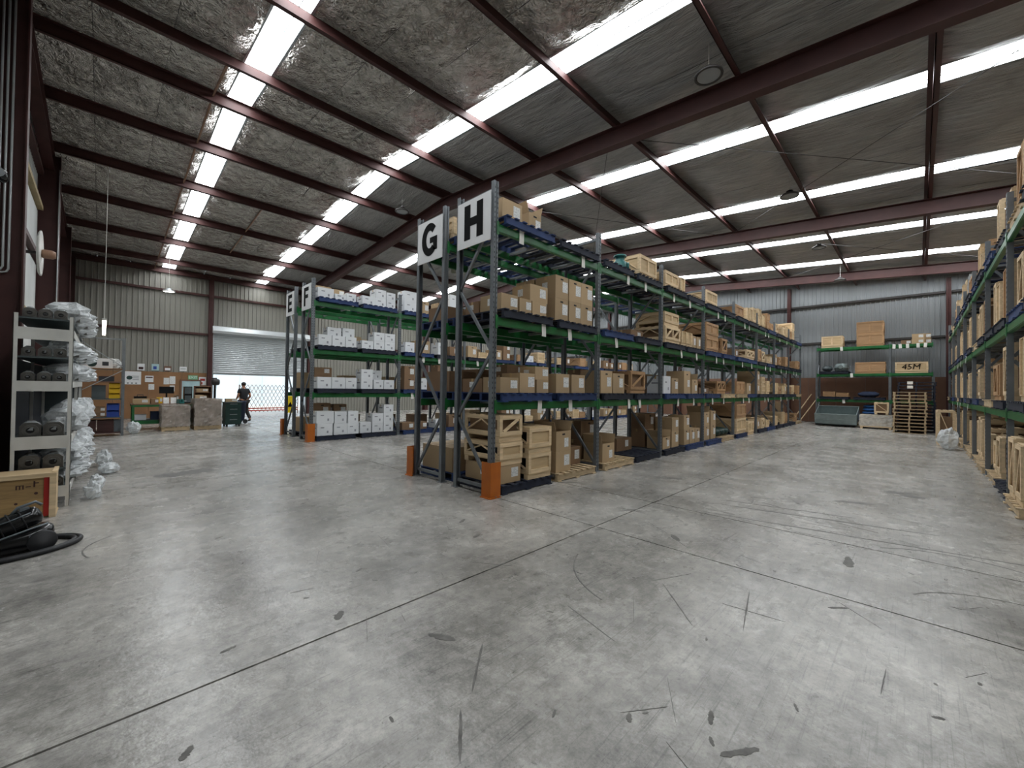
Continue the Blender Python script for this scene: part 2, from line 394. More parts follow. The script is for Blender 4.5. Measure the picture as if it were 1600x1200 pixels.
def corrugated(name, m, axis, at, a0, a1, z0f, z1f, out, holes=()):
    """ribbed sheet metal wall; rib profile repeated every 0.19 m, ribs stand off by 30 mm toward the room"""
    mb = MB(); prof = []; t = a0; pitch = .19
    while t < a1-1e-6:
        for dt, off in ((0, 0), (.125, 0), (.137, .042), (.17, .042), (.182, 0)):
            if t+dt < a1: prof.append((t+dt, off))
        t += pitch
    prof.append((a1, 0))
    for th in (0, .012):
        for (a, oa), (b, ob_) in zip(prof, prof[1:]):
            segs = [(z0f(a), z1f(a), z0f(b), z1f(b))]
            for h0, h1, hz in holes:
                if (a+b)/2 > h0 and (a+b)/2 < h1: segs = [(hz, z1f(a), hz, z1f(b))]
            for za0, za1, zb0, zb1 in segs:
                n = len(mb.v); ca = at+out*(oa-th); cb = at+out*(ob_-th)
                if axis == 'x': mb.v += [(a, ca, za0), (b, cb, zb0), (b, cb, zb1), (a, ca, za1)]
                else: mb.v += [(ca, a, za0), (cb, b, zb0), (cb, b, zb1), (ca, a, za1)]
                mb.f.append((n, n+1, n+2, n+3))
    return struct(name, mb, m)
zero = lambda a: 0.0
wall_back = corrugated('wall_back', 'cladding', 'x', Y1, X0, X1, zero, lambda a: roofz(Y1)-.0, -1, [(DX0, DX1, DZ)])
wall_front = corrugated('wall_front', 'cladding', 'x', Y0, X0, X1, zero, lambda a: roofz(Y0), 1)
wall_right = corrugated('wall_right', 'cladding_far', 'y', X1, Y0, Y1, zero, lambda a: roofz(a), -1)
wall_left = corrugated('wall_left', 'cladding_white', 'y', X0, Y0, Y1, zero, lambda a: roofz(a), 1)

def ibeam(p, q, depth, width, tf=.014, tw=.01, upv=(0, 0, 1)):
    """I-section between two points, hanging below the line p-q"""
    p, q, upv = Vector(p), Vector(q), Vector(upv); d = (q-p).normalized(); s = d.cross(upv).normalized(); u = s.cross(d)
    mb = MB()
    for off, a, b in ((-tf/2, width, tf), (-depth/2, tw, depth-2*tf), (-depth+tf/2, width, tf)):
        mb.bar(p+u*off, q+u*off, a, b, upv)
    return mb
def column(wall, x, y, z1, ax, depth=.34, width=.19, face=1):
    """upright I-section; ax is the direction of the web"""
    mb = MB(); tf, tw = .016, .012
    if ax == 'x':
        mb.box(x, x+depth*face, y-tw/2, y+tw/2, 0, z1)
        for e in (0, depth-tf): mb.box(x+e*face, x+(e+tf)*face, y-width/2, y+width/2, 0, z1)
    else:
        mb.box(x-tw/2, x+tw/2, y, y+depth*face, 0, z1)
        for e in (0, depth-tf): mb.box(x-width/2, x+width/2, y+e*face, y+(e+tf)*face, 0, z1)
    mb.cbox(x+(depth/2*face if ax == 'x' else 0), y+(depth/2*face if ax == 'y' else 0), 0, .4, .3, .02)
    return obj('column', mb, 'red_steel', wall)
# gable columns along the left wall (flange face at x = -0.8)
for y in (2.96, 9.63, 16.19, 21.55, 25.1):
    column(wall_left, X0+.04, y, roofz(y)-.3, 'x', .4, .21)
# girts of the left wall: steel lines and pale timber rails, with board panels between
for z, m_ in ((1.4, 'dark_steel'), (3.08, 'timber_girt'), (4.68, 'red_steel'), (6.05, 'timber_girt'), (6.96, 'red_steel')):
    for (a, b_) in ((Y0+.05, 2.83), (3.09, 9.5), (9.76, 16.06), (16.32, 21.42), (21.68, 24.95)):
        obj('girt', MB().box(X0+.035, X0+.15, a, b_, z, z+.11), m_, wall_left)
for (a, b_), zs in (((9.8, 16.0), (3.25, 4.6)), ((9.8, 16.0), (4.85, 6.0)), ((16.4, 21.35), (3.25, 4.6)), ((3.15, 9.45), (3.25, 4.6)), ((3.15, 9.45), (4.85, 6.0)), ((9.8, 16.0), (1.6, 3.0)), ((16.4, 21.35), (1.6, 3.0))):
    n = 3
    for i in range(n):
        w_ = (b_-a)/n; obj('wall_panel', MB().box(X0+.035, X0+.06, a+i*w_+.01, a+(i+1)*w_-.01, *zs), 'cladding_white', wall_left)
# back (roller door) wall: columns, girts, hardboard dado
column(wall_back, 3.83, Y1-.04, roofz(Y1)-.2, 'y', .22, .18, -1)
column(wall_back, 8.57, Y1-.04, roofz(Y1)-.2, 'y', .2, .16, -1)
for x in (16.5, 24.5): column(wall_back, x, Y1-.04, roofz(Y1)-.3, 'y', .4, .22, -1)
for z in (4.08, 6.04):
    for a, b_ in ((X0+.4, 3.73), (3.93, 8.47), (8.67, 16.38), (16.62, 24.38), (24.62, X1-.1)):
        if z < DZ and a == 3.93: continue
        obj('girt', MB().box(a, b_, Y1-.15, Y1-.035, z, z+.1), 'red_steel', wall_back)
x = X0+.45
while x < 3.6:
    e = min(x+1.2, 3.73); obj('dado_board', MB().box(x+.004, e-.004, Y1-.05, Y1-.033, .02, 2.19), 'dado', wall_back); x += 1.2
# right gable wall
for y in (5.25, 11.5, 17.0, -1.0): column(wall_right, X1-.04, y, roofz(y)-.25, 'x', .24, .16, -1)
for z in (4.3, 6.38):
    for a, b_ in ((Y0+.1, -1.1), (-.9, 5.16), (5.34, 11.4), (11.6, 16.9), (17.1, Y1-.1)):
        obj('girt', MB().box(X1-.15, X1-.035, a, b_, z, z+.1), 'dark_steel', wall_right)
y = Y0+.1
while y < 16:
    obj('dado_board', MB().box(X1-.05, X1-.033, y+.004, y+1.196, .02, 2.45), 'dado_dark', wall_right); y += 1.2
for x in (8.04, 16.3, 24.5): column(wall_front, x, Y0+.04, roofz(Y0)-.3, 'y', .4, .22, 1)

# roof -------------------------------------------------------------
ceiling = struct('ceiling', None, None)
STRIPS = [(1.88, 2.43), (5.72, 6.29), (10.2, 10.81), (14.5, 15.18), (18.98, 19.66), (22.94, 23.77), (26.2, 26.8)]  # last strip is an unseen addition that brightens the far gable wall
PURL = [-2.82, -0.19, 2.34, 4.84, 7.3, 9.61, 11.29, 13.45, 15.9, 18.52, 21.2, 23.83, 25.35]
edges = [X0]
for a, b_ in STRIPS: edges += [a, b_]
edges.append(X1)
ny = 170
def sheet(xa, xb, m_, crumple, seed):
    mb = MB(); nx = 12
    for j in range(ny+1):
        y = Y0+(Y1-Y0)*j/ny
        k = max(i for i in range(len(PURL)) if PURL[i] <= y) if y >= PURL[0] else 0
        if k >= len(PURL)-1: k = len(PURL)-2
        t = min(1, max(0, (y-PURL[k])/(PURL[k+1]-PURL[k])))
        sag = .085*(1-abs(2*t-1)**3)
        for i in range(nx+1):
            s = i/nx; x = xa+(xb-xa)*s
            wr = noise.noise(Vector((x*2.2, y*1.1, seed)))*.03*crumple + noise.noise(Vector((x*7, y*4, seed+9)))*.01*crumple
            edge = min(1, min(s, 1-s)*7)
            mb.v.append((x, y, roofz(y)-.004-(sag+wr*min(1, 6*min(t, 1-t)))*(.45+.55*edge)))
    for j in range(ny):
        for i in range(nx):
            a = j*(nx+1)+i; mb.f.append((a, a+nx+1, a+nx+2, a+1))
    obj('insulation_sheet', mb, m_, ceiling, True)
sd_ = 0
for a, b_ in zip(edges[::2], edges[1::2]):
    n = max(1, round((b_-a)/1.25)); w_ = (b_-a)/n
    for i in range(n):
        xa = a+i*w_; crk = xa+w_ < 5.8
        sheet(xa+(.004 if i else 0), xa+w_-(.004 if i < n-1 else 0), 'foil_crinkled' if crk else 'foil_streaked', 1.4 if crk else .8, sd_); sd_ += 3.7
# dark lap behind the seams, so no daylight leaks between two sheets
for a, b_ in zip(edges[::2], edges[1::2]):
    mb = MB()
    for ya, yb in ((Y0, YR), (YR, Y1)):
        n = len(mb.v); za, zb = roofz(ya)+.03, roofz(yb)+.03
        mb.v += [(a, ya, za), (b_, ya, za), (b_, yb, zb), (a, yb, zb)]; mb.f.append((n, n+1, n+2, n+3))
    obj('roof_sheet', mb, 'dark_steel', ceiling)
for a, b_ in STRIPS:
    for ya, yb in ((Y0, YR), (YR, Y1)):
        mb = MB(); za, zb = roofz(ya)+.035, roofz(yb)+.035
        n = 10; prof = [(a-.02+(b_-a+.04)*i/n, .0 if i % 2 else .02) for i in range(n+1)]
        for (p, o1), (q, o2) in zip(prof, prof[1:]):
            k = len(mb.v); mb.v += [(p, ya, za+o1), (q, ya, za+o2), (q, yb, zb+o2), (p, yb, zb+o1)]; mb.f.append((k, k+1, k+2, k+3))
        obj('skylight_panel', mb, 'skylight', ceiling)
        for xx in (a+.02, b_-.02): obj('skylight_flashing', MB().bar((xx, ya, roofz(ya)-.005), (xx, yb, roofz(yb)-.005), .04, .05), 'galv', ceiling)
        xx = a+(b_-a)*.62; obj('safety_wire', MB().bar((xx, ya, roofz(ya)), (xx, yb, roofz(yb)), .012, .012), 'dark_steel', ceiling)
for y in PURL:
    z = roofz(y)-.055
    mb = MB(); sgn = 1 if y < YR else -1
    mb.box(X0+.02, X1-.02, y-.007, y+.007, z-.23, z)
    mb.box(X0+.02, X1-.02, y-.007, y+.08*sgn, z-.012, z); mb.box(X0+.02, X1-.02, y+.007*sgn, y-.08*sgn, z-.23, z-.218)
    mb.box(X0+.02, X1-.02, y-.066*sgn, y-.08*sgn, z-.218, z-.195)
    obj('purlin', mb, 'red_steel', ceiling)
for x in (-1.08, 8.04, 16.3, 24.5):
    for ya, yb in ((Y0+.1, YR), (Y1-.1, YR)):
        mb = ibeam((x, ya, roofz(ya)-.29), (x, yb, roofz(yb)-.29), .41, .21)
        if x > 0 and ya > YR:     # haunch at the knee
            s = 1 if yb > ya else -1
            z0, z1 = roofz(ya)-.69, roofz(ya+2.6*s)-.69
            mb.extrude([(ya, z0), (ya+2.6*s, z1), (ya, z0-.4)], lambda y, z: (x-.006, y, z), lambda y, z: (x+.006, y, z))
            mb.bar((x, ya, z0-.4), (x, ya+2.6*s, z1), .19, .014)
        obj('rafter', mb, 'red_steel', ceiling)
# fly braces and bridging between the purlins
for x in (1.65, 3.82):
    for ya, yb in zip(PURL[5:-1], PURL[6:]):
        if x > 2 and not (14.8 < ya < 19.4): continue
        obj('bridging', MB().bar((x, ya+.03, roofz(ya)-.15), (x, yb-.03, roofz(yb)-.15), .035, .05), 'lattice', ceiling)
# thin wind-bracing rods
def rod(p, q, r=.008): obj('brace_rod', MB().cyl(p, q, r, n=6), 'dark_steel', ceiling)
for (xa, ya, xb, yb) in ((8.2, 4.9, 16.2, -2.6), (16.2, 4.9, 8.2, -2.6), (8.2, 10.9, 16.2, 5.1), (16.2, 10.9, 8.2, 5.1), (16.4, 4.9, 24.4, -2.6), (24.4, 4.9, 16.4, -2.6)):
    rod((xa, ya, roofz(ya)-.4), (xb, yb, roofz(yb)-.4))

# roller door ------------------------------------------------------
door = struct('door_1', None, None)
nz_ = 26; z = 2.19
while z < 4.24:
    obj('door_slat', MB().extrude([(0, 0), (.03, .03), (.034, .06), (.004, .0985)], lambda a, c: (DX0-.05, Y1-.05-a, z+c), lambda a, c: (DX1+.05, Y1-.05-a, z+c)), 'roller', door); z += .099
obj('bottom_rail', MB().box(DX0-.05, DX1+.05, Y1-.085, Y1-.04, 2.13, 2.195), 'galv', door)
obj('drum_hood', MB().extrude([(0, 0), (.36, 0), (.4, .12), (.32, .34), (.05, .4), (0, .36)], lambda a, c: (DX0-.1, Y1-.04-a, 4.22+c), lambda a, c: (DX1+.1, Y1-.04-a, 4.22+c)), 'roller', door)
for x in (DX0-.03, DX1+.03): obj('guide', MB().box(x-.03, x+.03, Y1-.11, Y1+.02, 0, 4.22), 'galv', door)

# outside the door: yard and the pale building across it
g = struct('ground_yard', MB().box(-12, 26, Y1+.02, 47, -.2, -.02), 'asphalt')
nb = struct('neighbour_wall', MB().box(-12, 26, 37, 37.4, -.02, 9), 'neighbour')
for i in range(24):
    obj('wall_rib', MB().box(-12+i*1.5, -11.94+i*1.5, 36.97, 37, 0, 9), 'neighbour', nb)

# ------------------------------------------------------------------ pallet racks
class Rack:
    def __init__(s, key, org, U, V, n, pitch, depth, levels, h, what, bayfrom, pitches=None):
        s.key, s.org, s.U, s.V, s.n, s.depth, s.levels, s.h = key, Vector(org), Vector(U), Vector(V), n, depth, levels, h
        s.us = [0]
        for i in range(n): s.us.append(s.us[-1]+(pitches[i] if pitches else pitch))
        s.what, s.bayfrom = what, bayfrom
        s.rz = math.atan2(s.V.y, s.V.x)-PI/2
    def P(s, u, v, z=0): p = s.org+s.U*u+s.V*v; return (p.x, p.y, z)
    def box(s, mb, u0, u1, v0, v1, z0, z1):
        a, b_ = s.P(u0, v0), s.P(u1, v1); return mb.box(a[0], b_[0], a[1], b_[1], z0, z1)
    def where(s, bay, lev):
        lv = ('under', 'on bottom level of', 'on middle level of', 'on top level of')[lev]
        return f'{lv} {s.what}, {s.bayfrom(bay)}'
ORD = ['first', 'second', 'third', 'fourth', 'fifth', 'sixth', 'seventh', 'eighth', 'ninth']
def build_rack(R, label, near=0, slots_for=(), crossbars=True, post_m='grey_post', feet=True):
    root = link('pallet_rack', None, None, R.P(0, 0)); tag(root, label, 'rack')
    off = Vector(R.P(0, 0))
    def child(name, mb, m_, par=None):
        mb.v = [(x-off.x, y-off.y, z) for x, y, z in mb.v]
        return obj(name, mb, m_, root if par is None else par)
    pw, pd = .088, .07
    for i, u in enumerate(R.us):
        for v0 in (0, R.depth-pd):
            mb = MB(); front = v0 == 0
            # C-shaped upright: two cheeks and a face with a shallow centre groove
            R.box(mb, u-pw/2, u-pw/2+.014, v0, v0+pd, 0, R.h); R.box(mb, u+pw/2-.014, u+pw/2, v0, v0+pd, 0, R.h)
            f0, f1 = (v0, v0+.012) if front else (v0+pd-.012, v0+pd)
            g0, g1 = (v0+.010, v0+.02) if front else (v0+pd-.02, v0+pd-.010)
            R.box(mb, u-pw/2+.014, u-.014, f0, f1, 0, R.h); R.box(mb, u+.014, u+pw/2-.014, f0, f1, 0, R.h); R.box(mb, u-.014, u+.014, g0, g1, 0, R.h)
            post = child('post', mb, post_m)
            if front and i in slots_for:
                mb = MB(); z = .1
                while z < R.h-.05:
                    for du in (-.027, .027): R.box(mb, u+du-.006, u+du+.006, v0-.0012, v0+.002, z, z+.03)
                    z += .075
                so = child('slot_holes', mb, 'slot', post); so['kind'] = 'stuff'
            if feet: child('base_plate', R.box(MB(), u-.07, u+.07, v0-.03, v0+pd+.03, 0, .01), post_m)
        va, vb = pd, R.depth-pd
        zs = [.12+k*1.02 for k in range(int((R.h-.15)/1.02)+1)]
        for k, z in enumerate(zs):
            if k in (0, len(zs)-1): child('brace', MB().bar(R.P(u, va, z), R.P(u, vb, z), .035, .05), post_m)
            if k < len(zs)-1:
                a, b_ = (va, vb) if k % 2 == 0 else (vb, va)
                child('brace', MB().bar(R.P(u, a, z+.04), R.P(u, b_, zs[k+1]-.02), .035, .045), post_m)
        child('brace', MB().bar(R.P(u, va, R.h-.12), R.P(u, vb, R.h-.12), .035, .05), post_m)
    for b_ in range(R.n):
        ua, ub = R.us[b_]+pw/2+.002, R.us[b_+1]-pw/2-.002
        for z in R.levels:
            for front in (1, 0):
                vv = (.008, .058) if front else (R.depth-.058, R.depth-.008)
                mb = MB(); R.box(mb, ua, ub, *vv, z-.125, z)
                R.box(mb, ua, ub, *((.0, .008) if front else (R.depth-.008, R.depth)), z-.115, z-.03)
                bm = child('beam', mb, 'green_beam')
                if near > b_:
                    for e, s_ in ((R.us[b_], 1), (R.us[b_+1], -1)):
                        mb = MB(); vc = -.008 if front else R.depth+.002
                        R.box(mb, e+s_*.01, e+s_*(pw/2+.014), vc, vc+.006, z-.17, z+.03)
                        child('end_connector', mb, 'green_beam', bm)
            if crossbars:
                for t in (.16, .4, .6, .84):
                    uu = ua+(ub-ua)*t; child('crossbar', R.box(MB(), uu-.025, uu+.025, .06, R.depth-.06, z-.05, z-.004), 'galv')
    return root
def letter(ch):
    mb = MB()
    if ch == 'G':
        ro, ri = (.53, .63), (.23, .34); pts = []
        n = 22; a0, a1 = math.radians(42), math.radians(318)
        for i in range(n):
            t0 = a0+(a1-a0)*i/n; t1 = a0+(a1-a0)*(i+1)/n
            q = [(ro[0]*math.cos(t0), ro[1]*math.sin(t0)), (ro[0]*math.cos(t1), ro[1]*math.sin(t1)), (ri[0]*math.cos(t1), ri[1]*math.sin(t1)), (ri[0]*math.cos(t0), ri[1]*math.sin(t0))]
            mb.extrude(q, lambda a, c: (a, -.5, c), lambda a, c: (a, .5, c))
        mb.box(.02, .5, -.5, .5, -.16, .06); mb.box(.24, .5, -.5, .5, -.46, -.16)
    else:
        B = {'H': [(-.49, -.17, -.6, .6), (.17, .49, -.6, .6), (-.17, .17, -.15, .13)],
             'E': [(-.42, -.12, -.6, .6), (-.12, .42, .35, .6), (-.12, .36, -.13, .11), (-.12, .42, -.6, -.36)],
             'F': [(-.42, -.12, -.6, .6), (-.12, .42, .35, .6), (-.12, .33, -.11, .13)]}[ch]
        for x0, x1, z0, z1 in B: mb.box(x0, x1, -.5, .5, z0, z1)
    return mb
def rack_sign(R, ch, root):
    """white panel with a black letter, screwed on the end of the rack that faces the open floor"""
    off = Vector(R.P(0, 0)); x = -.052
    va, vb = .055, R.depth-.045
    y0, y1 = sorted(((R.V*va).y, (R.V*vb).y))
    z0, z1 = R.h-.88, R.h-.14
    p = obj('sign', MB().box(x-.012, x, y0, y1, z0, z1), 'sign_white', root); p['label'] = f'white sign panel with black letter {ch}'
    L = letter(ch); s = .46; cy, cz = (y0+y1)/2, (z0+z1)/2+.02
    obj('sign_letter', remap(L, lambda a, b_, c: (x-.0135-.0025*(b_+.5), cy-a*s, cz+c*s)), 'sign_black', p)
LV = [1.40, 2.68, 4.09]
def bayname(k): return lambda b_: f'{ORD[b_]} bay from sign'
RH = Rack('H', (4.12, 4.48, 0), (1, 0, 0), (0, 1, 0), 8, 2.80, .90, LV, 4.72, 'rack H', bayname('H'))
RG = Rack('G', (4.12, 6.58, 0), (1, 0, 0), (0, -1, 0), 8, 2.80, .86, LV, 4.72, 'rack G', bayname('G'))
RF = Rack('F', (4.3, 12.45, 0), (1, 0, 0), (0, 1, 0), 8, 2.80, .86, LV, 4.75, 'rack F', bayname('F'))
RE = Rack('E', (4.3, 14.80, 0), (1, 0, 0), (0, -1, 0), 8, 2.80, .86, LV, 4.75, 'rack E', bayname('E'))
RR = Rack('R', (6.95, -.96, 0), (1, 0, 0), (0, -1, 0), 7, 2.83, .88, [1.38, 2.68, 4.07], 4.72, 'side rack', lambda b_: f'{ORD[6-b_]} bay from far wall')
RW = Rack('W', (26.45, 3.78, 0), (0, -1, 0), (1, 0, 0), 2, 2.8, .9, [1.3, 2.6, 3.95], 4.1, 'far wall rack', lambda b_: ('wide bay', 'narrow bay')[b_], [2.82, 1.45])
for R, lab, near, sl in ((RH, 'long pallet rack with grey posts and green beams, end sign H', 5, (0, 1, 2, 3)), (RG, 'pallet rack backing onto rack H, end sign G', 2, (0,)),
                         (RF, 'long pallet rack loaded with white cartons, end sign F', 2, (0, 1)), (RE, 'pallet rack backing onto rack F, end sign E', 1, (0,)),
                         (RR, 'pallet rack of timber crates along the side wall', 3, (1, 2)), (RW, 'short pallet rack against the far corrugated wall', 2, ())):
    root = build_rack(R, lab, near, sl, R.key != 'W')
    if R.key in 'EFGH': rack_sign(R, R.key, root)
# orange corner guards standing in front of the end posts
for R, ch in ((RH, 'H'), (RG, 'G'), (RF, 'F'), (RE, 'E')):
    u, v = -.13, -.10; t = T(); th = .008; sy = R.V.y
    mb = MB(); mb.box(0, .2, 0, th*sy, 0, .52); mb.box(0, th, th*sy, .2*sy, 0, .52); t.add('guard_angle', mb, 'orange')
    mb = MB(); mb.box(-.02, .2, -.02*sy, 0, 0, .012); mb.box(-.03, 0, 0, .2*sy, 0, .012); t.add('foot_flange', mb, 'orange')
    mb = MB()
    for px, py in ((.1, -.008), (.18, -.008)): mb.cyl((px, py*sy, .012), (px, py*sy, .028), .008, n=6)
    t.add('anchor_bolt', mb, 'galv')
    t.place('post_guard', f'orange steel corner guard bolted before the post of rack {ch}', 'guard', None, R.P(u, v), 0)

# ------------------------------------------------------------------ goods: pallets, cartons, crates
PT = {}
def pallet_t(m_, w_=1.16, d=1.06):
    k = (m_, w_, d)
    if k in PT: return PT[k]
    t = T(); h = .14
    for i in range(3):
        v = (-d/2+.05, 0, d/2-.05)[i]; t.add('stringer', MB().cbox(0, v, .016, w_, .05, .106), m_)
    for i in range(7): u = -w_/2+.05+(w_-.1)*i/6; t.add('deck_board', MB().cbox(u, 0, .122, .098 if i in (0, 6) else .085, d, .018), m_)
    for i in range(3): u = -w_/2+.05+(w_-.1)*i/2; t.add('bottom_board', MB().cbox(u, 0, 0, .098, d, .016), m_)
    PT[k] = t; return t
PH = .14
PALNAME = {'blue_pallet': 'blue painted timber pallet', 'navy_shade_pallet': 'shade-dark navy timber pallet', 'pallet_wood': 'bare timber pallet'}
def pallet(R, bay, lev, spot, m_='blue_pallet', detail=True, v=None, extra=''):
    u = R.us[bay]+(.72 if spot == 0 else 2.06); v = R.depth/2+(.06 if R.key == 'R' else 0) if v is None else v
    z = R.levels[lev-1] if lev else 0
    j = random.uniform(-.015, .015)
    ob = pallet_t(m_).place('pallet', f'{PALNAME[m_]} {R.where(bay, lev)}', 'pallet', f'pallets {R.where(bay, lev)}', R.P(u+j, v+random.uniform(-.03, .02), z), R.rz, detail)
    PALS.append((ob, m_, R, bay, lev, spot))

CT = {}
def q5(x): return round(x*20)/20
def carton_t(w_, d, h, m_='card', sticker=1, tape=True):
    k = (w_, d, h, m_, sticker)
    if k in CT: return CT[k]
    t = T(); mb = MB().cbox(0, 0, 0, w_, d, h-.006)
    mb.box(-w_/2, w_/2, -d/2, -.003, h-.006, h); mb.box(-w_/2, w_/2, .003, d/2, h-.006, h)
    t.add('carton_body', mb, m_)
    if tape:
        mb = MB().box(-w_/2, w_/2, -.024, .024, h, h+.001); mb.box(-w_/2-.001, -w_/2, -.024, .024, h-.07, h+.001); t.add('tape', mb, 'tape')
    if sticker and m_ != 'white_card':
        sw, sh = min(.15, w_*.42), min(.19, h*.52)
        t.add('label_sticker', MB().box(w_*.05, w_*.05+sw, -d/2-.0015, -d/2, h*.3, h*.3+sh), 'paper')
        if sticker > 1: t.add('label_sticker', MB().box(-w_/2-.0015, -w_/2, -d*.1, -d*.1+.12, h*.35, h*.35+sh*.8), 'paper')
        if h > .36: t.add('hand_hole', MB().box(-.04, .04, -d/2-.001, -d/2, h*.82, h*.82+.028), 'slot')
    if m_ == 'white_card':
        t.add('printed_mark', MB().box(-w_*.28, -w_*.28+.1, -d/2-.001, -d/2, h*.62, h*.62+.03), 'print_grey')
        t.add('printed_mark', MB().box(w_*.12, w_*.12+.05, -d/2-.001, -d/2, h*.2, h*.2+.07), 'print_grey')
        t.add('printed_mark', MB().box(-w_/2-.001, -w_/2, -.12, .1, h*.55, h*.55+.04), 'print_grey')
    CT[k] = t; return t
def open_carton_t(w_, d, h):
    k = (w_, d, h, 'open')
    if k in CT: return CT[k]
    t = T(); th = .006; mb = MB().cbox(0, 0, 0, w_, d, th)
    mb.box(-w_/2, w_/2, -d/2, -d/2+th, th, h); mb.box(-w_/2, w_/2, d/2-th, d/2, th, h); mb.box(-w_/2, -w_/2+th, -d/2+th, d/2-th, th, h); mb.box(w_/2-th, w_/2, -d/2+th, d/2-th, th, h)
    t.add('carton_body', mb, 'card')
    for sx in (-1, 1):
        t.add('flap', MB().bar((sx*w_/2, 0, h), (sx*(w_/2+.05), 0, h+.17), d*.96, th, (sx, 0, 0)), 'card')
    t.add('flap', MB().bar((0, d/2, h), (0, d/2+.03, h+.17), w_*.96, th, (0, 1, 0)), 'card')
    t.add('label_sticker', MB().box(w_*.05, w_*.05+.12, -d/2-.0015, -d/2, h*.2, h*.2+.16), 'paper')
    t.add('hand_hole', MB().box(-.04, .04, -d/2-.001, -d/2, h*.8, h*.8+.028), 'slot')
    CT[k] = t; return t
KT = {}
def crate_t(w_, d, h, style='framed', wood='wood', sk=True):
    """timber crates: framed = sheeted sides in a batten frame, open = posts, rails and diagonals, ply = plain sheet box with battens"""
    k = (w_, d, h, style, wood, sk)
    if k in KT: return KT[k]
    t = T(); b_ = .06; th = .02; z0 = .08 if sk else 0
    ply = 'ply_red' if wood == 'wood_red' else 'ply'
    if sk:
        for v in (-d/2+.06, d/2-.06): t.add('skid', MB().cbox(0, v, 0, w_, .09, .08), wood)
        t.add('floor_board', MB().cbox(0, 0, z0, w_-.002, d-.002, .016), ply)
    zb = z0+(.016 if sk else 0)
    hh = h
    if style == 'sideopen':
        for sy in (-1, 1): t.add('panel', MB().box(-w_/2+th, w_/2-th, sy*(d/2-th), sy*(d/2-th-.012), zb, hh-.016), ply)
        t.add('lid', MB().cbox(0, 0, hh-.016, w_, d, .016), ply); t.add('packed_load', MB().cbox(0, 0, zb+.001, (w_-2*th)*.55, (d-2*th)*.7, (hh-zb)*.6), 'iron')  # load coloured dark so the open sides look shaded inside
    if style in ('framed', 'ply'):
        for sy in (-1, 1): t.add('panel', MB().box(-w_/2+th, w_/2-th, sy*(d/2-th), sy*(d/2-th-.012), zb, hh-.016), ply)
        for sx in (-1, 1): t.add('panel', MB().box(sx*(w_/2-th), sx*(w_/2-th-.012), -d/2+th+.012, d/2-th-.012, zb, hh-.016), ply)
        t.add('lid', MB().cbox(0, 0, hh-.016, w_, d, .016), ply)
    zt = hh-.016 if style != 'open' else hh
    for sy in (-1, 1):
        y0, y1 = sy*(d/2-th), sy*d/2
        for sx in (-1, 1): t.add('corner_batten', MB().box(sx*w_/2, sx*(w_/2-b_), y0, y1, zb, zt), wood)
        if style != 'ply' or w_ > .7:
            for za, zc in ((zb, zb+b_), (zt-b_, zt)): t.add('rail', MB().box(-w_/2+b_, w_/2-b_, y0, y1, za, zc), wood)
        if w_ > .75: t.add('mid_batten', MB().box(-b_/2, b_/2, y0, y1, zb+(b_ if True else 0), zt-b_), wood)
        if style == 'open':
            n = 2 if w_ > .75 else 1
            for i in range(n):
                xa = -w_/2+b_+(w_-2*b_)*i/n; xb = -w_/2+b_+(w_-2*b_)*(i+1)/n
                if n == 2: xa += (b_/2 if i else 0); xb -= (0 if i else b_/2)
                t.add('diagonal_brace', MB().bar((xa+.03, sy*(d/2-th/2), zb+b_), (xb-.03, sy*(d/2-th/2), zt-b_), th*.9, b_*.8), wood)
    for sx in (-1, 1):
        x0, x1 = sx*(w_/2-th), sx*w_/2
        ya, yb = -d/2+th, d/2-th
        for za, zc in ((zb, zb+b_), (zt-b_, zt)): t.add('rail', MB().box(x0, x1, ya, yb, za, zc), wood)
        for e in (ya, yb-b_*.7): t.add('side_batten', MB().box(x0, x1, e, e+b_*.7, zb+b_, zt-b_), wood)
        if style in ('open', 'sideopen') or d > .6:
            n = 2 if d > .7 else 1
            for i in range(n):
                a = ya+b_*.7+(yb-ya-1.4*b_)*i/n; c = ya+b_*.7+(yb-ya-1.4*b_)*(i+1)/n
                if i % 2: a, c = c, a
                t.add('diagonal_brace', MB().bar((sx*(w_/2-th/2), a, zb+b_), (sx*(w_/2-th/2), c, zt-b_), th*.9, b_*.75, (sx, 0, 0)), wood)
    if style == 'open':
        for i in range(max(3, int(d/.16))):
            n = max(3, int(d/.16)); yy = -d/2+th+.045+(d-2*th-.09)*i/(n-1); t.add('top_slat', MB().box(-w_/2, w_/2, yy-.04, yy+.04, hh, hh+.014), wood)
        t.add('packed_load', MB().cbox(0, 0, zb+.001, (w_-2*th)*.86, (d-2*th)*.86, (hh-zb)*.8), 'card_dark')
    KT[k] = t; return t
CRATE_DESC = {'sideopen': 'side-open timber crate', 'framed': 'sheeted timber crate', 'open': 'open slatted timber crate', 'ply': 'plain plywood crate'}
def crate_h(h, style): return h+(.014 if style == 'open' else 0)
PLACED = []; PALS = []; TAGS = []
